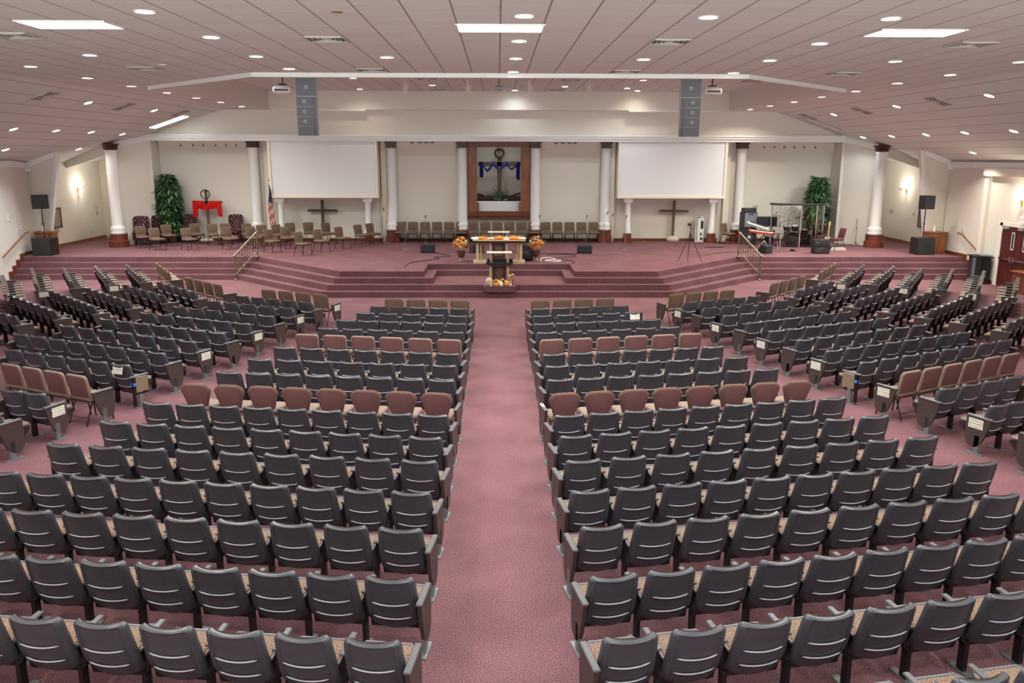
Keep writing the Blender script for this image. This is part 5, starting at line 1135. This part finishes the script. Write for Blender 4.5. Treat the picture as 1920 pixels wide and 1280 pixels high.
for x, y, z, w, k, lab in ((-6.42, 13.4, 6.5, 1.26, 0, 'left'), (0.0, 13.55, 6.5, 1.28, 0, 'middle'), (6.5, 13.85, 6.5, 1.28, 0, 'right')):
    t = thing('troffer_light', f'bright rectangular fluorescent ceiling panel at the top {lab} of the view', 'ceiling light', (x, y, z), 0, 'rectangular fluorescent ceiling panels')
    m = MB(); m.b2(-w / 2 - .03, w / 2 + .03, -.38, -.34, -.02, 0); m.b2(-w / 2 - .03, w / 2 + .03, .34, .38, -.02, 0); m.b2(-w / 2 - .03, -w / 2, -.36, .36, -.02, 0); m.b2(w / 2, w / 2 + .03, -.36, .36, -.02, 0); m.obj('frame', 'white', t)
    m = MB(); m.b2(-w / 2, w / 2, -.35, .35, -.015, -.008); m.obj('lens', 'panel_glow', t); lamp(x, y, z - .03, 'C', w, .7, E=85)
t = thing('troffer_light', 'long rectangular ceiling panel light on the left slope near the header', 'ceiling light', (-13.7, 36.3, cz(13.7) - .01), 0, 'rectangular fluorescent ceiling panels'); t.rotation_euler = (0, -math.atan(SL), 0)
m = MB(); m.b2(-.75, .75, -.3, .3, -.015, 0); m.obj('lens', 'panel_glow', t)
m = MB(); m.b2(-.78, -.75, -.33, .33, -.02, 0); m.b2(.75, .78, -.33, .33, -.02, 0); m.b2(-.78, .78, .3, .33, -.02, 0); m.b2(-.78, .78, -.33, -.3, -.02, 0); m.obj('frame', 'white', t)
t = thing('troffer_light', 'unlit rectangular ceiling panel on the right slope near the header', 'ceiling light', (13.7, 36.5, cz(13.7) - .01), 0, 'rectangular fluorescent ceiling panels'); t.rotation_euler = (0, math.atan(SL), 0)
m = MB(); m.b2(-.75, .75, -.3, .3, -.015, 0); m.obj('lens', 'white', t); m = MB(); m.b2(-.78, .78, .3, .33, -.02, 0); m.b2(-.78, .78, -.33, -.3, -.02, 0); m.obj('frame', 'arrayw', t)
# vents
m = MB()
for r in (.32, .24, .16, .08):
    for a, b, c_, d in ((-r, r, r - .022, r), (-r, r, -r, -r + .022), (-r, -r + .022, -r, r), (r - .022, r, -r, r)): m.b2(a, b, c_, d, -.03 + (.32 - r) * .05, -.004)
VF = m.mesh('louvres', 'ventf'); m = MB(); m.b2(-.31, .31, -.31, .31, -.006, -.002); VB = m.mesh('backing', 'vent')
vc = {}
for x, y, z in sorted(VENTS, key=lambda v: -v[1]):
    sd = 'left' if x < 0 else 'right'; reg = 'slope' if abs(x) > 12 else ('inner ceiling' if abs(x) < 5 else 'outer flat ceiling'); vc[(sd, reg)] = vc.get((sd, reg), 0) + 1
    t = thing('ceiling_vent', f'square louvred air vent, {ORD[vc[(sd, reg)]]} from stage wall on the {sd} {reg}', 'air vent', (x, y, z), 0, 'square ceiling vents'); t.rotation_euler = (0, 0 if abs(x) <= 12 else math.copysign(math.atan(SL), x), 0)
    link('louvres', VF, t); link('backing', VB, t)
for i, (x, y) in enumerate([(-8.9, 30.74), (-2.58, 31.31), (-2.56, 36.54), (2.43, 36.31), (2.58, 31.52), (9.19, 31.68)]):
    t = thing('ceiling_vent', f'square air vent in the raised ceiling pocket, {ORD[i + 1]} from left', 'air vent', (x, y, 7.27), 0, 'vents in the raised pocket'); link('louvres', VF, t); link('backing', VB, t)
m = MB(); m.lathe([(.001, -.02), (.08, -.018), (.1, 0)], 18); o = m.obj('ceiling_disc', 'white'); o.location = (-7.29, 19.15, 6.5); tag(o, 'small unlit white disc on the ceiling left of the pocket', 'ceiling fitting')
m = MB(); m.lathe([(.001, -.01), (.05, -.012), (.09, 0)], 18); o = m.obj('ceiling_sprinkler', 'brass'); o.location = (-2.23, 12.2, 6.5); tag(o, 'small brown flush sprinkler cap on the ceiling left of the middle panel light', 'sprinkler')
t = thing('added_niche_light', 'slim white light added under the top of the niche', 'ceiling light', (0, 39.1, 5.24)); m = MB(); m.b2(-.4, .4, -.06, .06, 0, .05); m.obj('housing', 'white', t); m = MB(); m.b2(-.38, .38, -.05, .05, -.008, 0); m.obj('lens', 'panel_glow', t); lamp(0, 39.1, 5.2, 'C', .8, .1, E=6)  # made-up lamp and housing, added to brighten the niche interior
# track spotlights hanging in the pocket
for i, x in enumerate((-3.41, -1.13, 1.11, 3.29)):
    t = thing('stage_spotlight', f'white stage spotlight with open barn doors in the pocket, {ORD[i + 1]} from left', 'spotlight', (x, 31.8, 7.27), 0, 'stage spotlights in the pocket')
    m = MB(); m.tube([(0, 0, 0), (0, 0, -.14)], .02, 6); m.tube([(-.13, 0, -.3), (-.13, 0, -.14), (.13, 0, -.14), (.13, 0, -.3)], .012, 5); m.obj('yoke', 'white', t)
    m = MB(); m.lathe([(.10, 0), (.11, .28), (.06, .34)], 14, T=Tr(0, .06, -.46, rx=-.5)); m.obj('lamp_housing', 'cream', t)
    for s_ in (-1, 1):
        m = MB(); m.b2(-.01, .01, -.1, .1, -.16, 0, T=Tr(s_ * .11, .12, -.42, ry=-s_ * .6)); m.obj('barn_door', 'white', t)
t = thing('ceiling_camera', 'small dark camera hanging at the middle of the pocket', 'camera', (0.0, 31.8, 7.27))
m = MB(); m.tube([(0, 0, 0), (0, 0, -.2)], .012, 6); m.obj('stem', 'blackm', t); m = MB(); m.rbox((0, 0, -.28), (.26, .2, .14), .03, 2); m.obj('body', 'steel', t)
for x, lab in ((-6.4, 'left'), (6.35, 'right')):
    t = thing('ceiling_projector', f'white projector hanging beside the {lab} line array', 'projector', (x, 26.0, 7.27), 0, 'hanging projectors')
    m = MB(); m.tube([(0, 0, 0), (0, 0, -.62)], .018, 6); m.b2(-.1, .1, -.08, .08, -.66, -.62); m.obj('mount', 'blackm', t)
    m = MB(); m.rbox((0, 0, -.80), (.54, .42, .2), .07, 3); m.obj('body', 'white', t); m = MB(); m.lathe([(.06, 0), (.055, .04)], 14, T=Tr(.1, .21, -.8, rx=-PI / 2)); m.b2(-.2, .2, -.215, -.205, -.83, -.79); m.obj('lens_and_slot', 'black', t)
# hanging line arrays
def array(x, sg, lab):
    t = thing('line_array', f'hanging curved grey speaker array on the {lab} under the ceiling pocket', 'loudspeaker', (x, 24.0, 0), 0, 'hanging speaker arrays'); t.rotation_euler = (0, 0, -sg * .16)
    w = .285; y = 0.; z = 6.66; a = 0.
    for k in range(5):
        h = .50 if k == 0 else .265; a0 = a
        T = Tr(0, y, z) @ Matrix.Rotation(a, 4, 'X')
        m = MB(); d = .46
        m.add([(-w, -.0, 0), (w, 0, 0), (w, d, -.02), (-w, d, -.02), (-w, 0, -h), (w, 0, -h), (w, d, -h + .02), (-w, d, -h + .02)], [(0, 1, 2, 3), (4, 5, 6, 7), (0, 1, 5, 4), (1, 2, 6, 5), (2, 3, 7, 6), (3, 0, 4, 7)], T=T); bx = m.obj('speaker_box', 'arrayw', t)
        m = MB()
        if k == 0: m.b2(-w + .012, w - .012, -.012, 0, -h + .02, -.012, T=T)
        else:
            m.b2(-w + .012 if sg < 0 else -w + .18, (w - .18) if sg < 0 else w - .012, -.012, 0, -h + .008, -.008, T=T); m.b2(*((w - .17, w - .1) if sg < 0 else (-w + .1, -w + .17)), -.02, 0, -h + .004, -.004, T=T)
            m.b2(*((w - .08, w - .015) if sg < 0 else (-w + .015, -w + .08)), -.012, 0, -h + .004, -.004, T=T)
        g = m.obj('grille', 'array', bx, 'bluish grey grille')
        if k < 4:
            m = MB(); cx = -.07 * (1 if sg < 0 else -1) if k else 0
            for p, q, r_, s2 in ((-.04, .04, .03, .04), (-.04, .04, -.04, -.03), (-.04, -.03, -.04, .04), (.03, .04, -.04, .04)): m.b2(cx + p, cx + q, -.018, -.012, -h / 2 + r_, -h / 2 + s2, T=T)
            m.b2(cx - .006, cx + .006, -.018, -.012, -h / 2 - .005, -h / 2 + .022, T=T); m.obj('square_logo', 'white', bx, 'small white square logo')
        if k:
            m = MB(); sx = (w - .095) if sg < 0 else (-w + .095)
            for q in range(7): m.b2(sx - .008, sx + .008, -.03, -.012, -h + .02 + q * (h - .03) / 7, -h + .02 + q * (h - .03) / 7 + .022, T=T)
            m.obj('dark_slot', 'black', bx)
        e = T @ Vector((0, 0, -h)); y, z = e.y, e.z; a += .0 if k == 0 else .09
        if k == 0: a = .04
    m = MB(); m.b2(-w, w, .0, .5, 6.66, 6.70); m.tube([(-.2, .2, 6.7), (-.2, .2, 7.27)], .01, 5); m.tube([(.2, .2, 6.7), (.2, .2, 7.27)], .01, 5); m.obj('rigging_bar', 'blackm', t)
array(-5.28, -1, 'left'); array(5.28, 1, 'right')
# little spotlights under the header cornice
def spots(xs, y, z, side, shape):
    for i, x in enumerate(xs):
        t_lab = f'small dark {"cable spot" if shape else "oval hole light"} under the cornice {side}, {ORD[i + 1]} from left'
        m = MB()
        if shape: m.tube([(0, 0, 0), (0, -.02, -.06)], .008, 5); m.ball((0, -.03, -.1), .035, 6)
        else: m.lathe([(.085, 0), (.09, -.02), (.06, -.035)], 14, sy=.8)
        o = m.obj('cornice_light', 'black'); o.location = (x, y, z); tag(o, t_lab, 'small light', 'small lights along the cornice')
spots([-14.1, -13.55, -13.1, -12.55, -12.1, -11.65], 38.48, 5.10, 'left of the flag column', 1)
spots([11.9, 12.35, 12.8, 13.25, 13.7, 14.2], 38.48, 5.08, 'above the band area', 1)
spots([-3.86, -3.5, -3.22, -2.96], 38.40, 5.16, 'left of the niche', 0); spots([2.55, 2.85, 3.15, 3.4], 38.40, 5.15, 'right of the niche', 0)

# ------------------------------------------------------------------ sconces and wall fittings
def sconce(x, y, z, sg, lab):
    t = thing('wall_sconce', lab, 'wall lamp', (x, y, z), 0, 'glowing wall sconces')
    m = MB(); m.lathe([(.03, -.16), (.09, -.12), (.04, -.08), (.02, -.02)], 12, c=(-sg * .1, 0, 0)); m.b2(0, -sg * .1, -.015, .015, -.05, -.02); m.b2(0, -sg * .02, -.05, .05, -.2, .05); m.obj('bracket', 'brass', t)
    m = MB(); m.lathe([(.05, .0), (.12, .06), (.15, .14), (.145, .15)], 14, c=(-sg * .12, 0, 0)); m.obj('shade', 'shadeglow', t)
    m = MB(); m.lathe([(.01, -.2), (.06, -.17), (.075, -.1)], 12, c=(-sg * .12, 0, 0)); m.obj('lower_shade', 'shadeglow', t)
    l = bpy.data.lights.new('lamp', 'POINT'); l.energy = 60; l.color = (1, .88, .68); l.shadow_soft_size = .08; o = bpy.data.objects.new('lamp', l); C.objects.link(o); o.location = (x - sg * .25, y, z + .12)
sconce(-18.62, 38.0, 3.15, -1, 'glowing brass wall sconce in the left passage'); sconce(18.32, 38.0, 3.15, 1, 'glowing brass wall sconce in the right passage'); sconce(18.2, 29.3, 3.1, 1, 'glowing brass wall sconce at the right frame edge above the exit sign')
def plate(x, y, z, nx, w, h, c, lab, name='wall_plate', cat='wall plate', group='white wall plates and boxes', dark=False):
    m = MB()
    if nx: m.box((0, 0, 0), (.03, w, h)); m.box((-math.copysign(.018, x), 0, 0), (.01, w * .35, h * .4), 1)
    else: m.box((0, 0, 0), (w, .03, h)); m.box((0, -.018, 0), (w * .35, .01, h * .4), 1)
    o = m.obj(name, [c, 'black' if dark else 'arrayw']); o.location = (x, y, z); tag(o, lab, cat, group)
plate(-18.28, 31.9, 2.3, 1, .12, .26, 'white', 'white rectangular box on the left side wall near the frame edge'); plate(-18.28, 32.4, 1.78, 1, .14, .16, 'white', 'white wall plate with dark knob above the left handrail', dark=True)
plate(18.18, 34.0, 3.0, 1, .12, .2, 'white', 'small white box high on the right wall corner'); plate(18.18, 32.8, 1.80, 1, .14, .16, 'white', 'white wall plate with dark knob above the right handrail', dark=True)
plate(18.3, 37.2, 2.1, 1, .12, .2, 'white', 'small white box on the right passage wall'); plate(18.3, 38.6, 1.1, 1, .12, .2, 'white', 'low outlet plate on the right passage wall')
plate(-18.6, 38.8, 2.0, 1, .1, .14, 'white', 'tiny switch plate on the left passage wall'); plate(-18.6, 38.9, 1.2, 1, .12, .2, 'white', 'low outlet plate on the left passage wall')
plate(-18.6, 39.6, 2.2, 1, .16, .16, 'arrayw', 'upper grey switch plate beside the left corner column'); plate(-18.6, 39.6, 1.95, 1, .16, .16, 'arrayw', 'lower grey switch plate beside the left corner column')
plate(18.3, 39.3, 2.1, 1, .3, .16, 'arrayw', 'grey switch plates beside the right corner column'); plate(-18.6, 38.45, 3.2, 1, .3, .12, 'arrayw', 'small grey fitting beside the left passage sconce'); plate(18.3, 38.6, 3.15, 1, .3, .1, 'arrayw', 'small grey fitting beside the right passage sconce')
plate(-3.1, 38.68, 2.45, 0, .09, .13, 'white', 'small switch plate on the wall left of the niche'); plate(11.75, 38.68, 2.35, 0, .22, .1, 'arrayw', 'grey wall plates above the bass amplifier'); 
# ------------------------------------------------------------------ double door with exit sign, lectern and desk at right
t = thing('door_1', 'dark mahogany double exit door with panic bars at the right edge', 'door', (18.2, 29.4, 0)); 
m = MB(); m.b2(-.05, .04, .78, 1.02, 0, 2.28); m.b2(-.05, .04, -1.1, -.94, 0, 2.28); m.b2(-.05, .04, -1.1, .94, 2.17, 2.30); m.obj('door_frame', 'cream', t, 'cream metal frame')
for a, b in ((-.07, .78), (-.93, -.09)):
    m = MB(); m.b2(-.03, .03, a, b, .01, 2.17); lf = m.obj('door_leaf', 'door', t)
    c_ = .09 if a > -.5 else -.62
    m = MB(); 
    for p, q, r_, s2 in ((c_ - .09, c_ + .09, 1.94, 1.98), (c_ - .09, c_ + .09, 1.36, 1.40), (c_ - .09, c_ - .06, 1.38, 1.96), (c_ + .06, c_ + .09, 1.38, 1.96)): m.b2(-.045, -.03, p, q, r_, s2)
    m.obj('window_frame', 'cream', lf); m = MB(); m.b2(-.034, -.031, c_ - .06, c_ + .06, 1.4, 1.94); m.obj('glass', 'black', lf, 'dark wired glass')
    m = MB(); m.b2(-.1, -.06, a + .04, b - .04, 1.0, 1.05); m.b2(-.12, -.03, (a + .02) if a > -.5 else (b - .12), (a + .12) if a > -.5 else (b - .02), .93, 1.12); m.obj('panic_bar', 'chrome', lf)
    m = MB(); m.b2(-.1, -.03, b - .4, b - .12, 2.08, 2.15); m.obj('door_closer', 'silver', lf)
t['kind'] = 'structure'
m = MB(); m.b2(-.05, .05, -.17, .17, -.1, .1); t = thing('exit_sign', 'glowing red EXIT sign above the right double door', 'exit sign', (18.1, 28.95, 2.46)); m.obj('housing', 'exitface', t)
vs, fs = text_verts('EXIT', .16); m = MB(); m.add([(-.056 - abs(z), -x, y) for x, y, z in vs], fs); m.obj('letters', 'exit', t, 'red letters')
t = thing('display_lectern', 'black and dark glass lectern stand against the right wall by the steps', 'lectern', (17.85, 30.95, 0))
m = MB(); m.b2(-.12, .25, -.42, .40, .04, .96); m.obj('body', 'black', t); m = MB(); m.b2(-.135, -.12, -.1, .12, .06, .94); m.obj('side_strip', 'steel', t, 'steel strip'); m = MB(); m.b2(-.132, -.12, .14, .38, .08, .92); m.obj('picture_panel', 'grille', t)
m = MB(); m.b2(-.18, .3, -.52, .44, .96, 1.0); m.b2(-.1, .25, -.5, .05, 1.02, 1.06, 1); m.obj('top', ['black', 'steel'], t); m = MB(); m.b2(-.2, .3, -.46, .46, 0, .05); m.obj('foot', 'blackm', t)
t = thing('wooden_desk', 'warm wooden desk corner at the right frame edge in front of the door', 'desk', (18.0, 28.1, 0))
m = MB(); m.b2(-.25, .2, -.9, .65, .71, .75); m.obj('desktop', 'oak', t); m = MB(); m.b2(-.2, .18, -.85, .6, 0, .71); m.obj('body', 'cherry', t)

# ------------------------------------------------------------------ world, camera
w = bpy.data.worlds.new('World'); sc.world = w; w.use_nodes = True; nt = w.node_tree; bg = nt.nodes['Background']; bg.inputs[1].default_value = 1     # dim above; bright lower half added to light the ceiling through the open rear
tc = nt.nodes.new('ShaderNodeTexCoord'); sx = nt.nodes.new('ShaderNodeSeparateXYZ'); nt.links.new(tc.outputs['Generated'], sx.inputs[0])
lt = nt.nodes.new('ShaderNodeMath'); lt.operation = 'LESS_THAN'; lt.inputs[1].default_value = 0; nt.links.new(sx.outputs[2], lt.inputs[0])
mx = nt.nodes.new('ShaderNodeMix'); mx.data_type = 'RGBA'; nt.links.new(lt.outputs[0], mx.inputs[0]); mx.inputs[6].default_value = (0.1, 0.1, 0.1, 1); mx.inputs[7].default_value = (5.0 * .97, 5.0, 5.0 * .96, 1)
nt.links.new(mx.outputs[2], bg.inputs[0])
cam = bpy.data.cameras.new('camera'); co = bpy.data.objects.new('camera', cam); C.objects.link(co)
cam.sensor_width = 36; cam.lens = 1575.4 / 1920 * 36; cam.clip_end = 200
p, yw, rl = math.radians(12.483), math.radians(.9658), math.radians(-.1305)
F = Vector((math.sin(yw) * math.cos(p), math.cos(yw) * math.cos(p), -math.sin(p))); R0 = Vector((math.cos(yw), -math.sin(yw), 0)); U0 = R0.cross(F)
R = R0 * math.cos(rl) - U0 * math.sin(rl); U = U0 * math.cos(rl) + R0 * math.sin(rl)
co.matrix_world = Matrix(((R.x, U.x, -F.x, -.04), (R.y, U.y, -F.y, 0), (R.z, U.z, -F.z, 4.6), (0, 0, 0, 1)))
sc.camera = co
vs_ = sc.view_settings; vs_.view_transform = 'Standard'; vs_.look = 'None'; vs_.gamma = 1; vs_.use_curve_mapping = False; vs_.exposure = 0.14
sc.cycles.max_bounces = 7; sc.cycles.diffuse_bounces = 4; sc.cycles.glossy_bounces = 3; sc.cycles.transmission_bounces = 4; sc.cycles.sample_clamp_indirect = 6
sc.cycles.caustics_reflective = False; sc.cycles.caustics_refractive = False
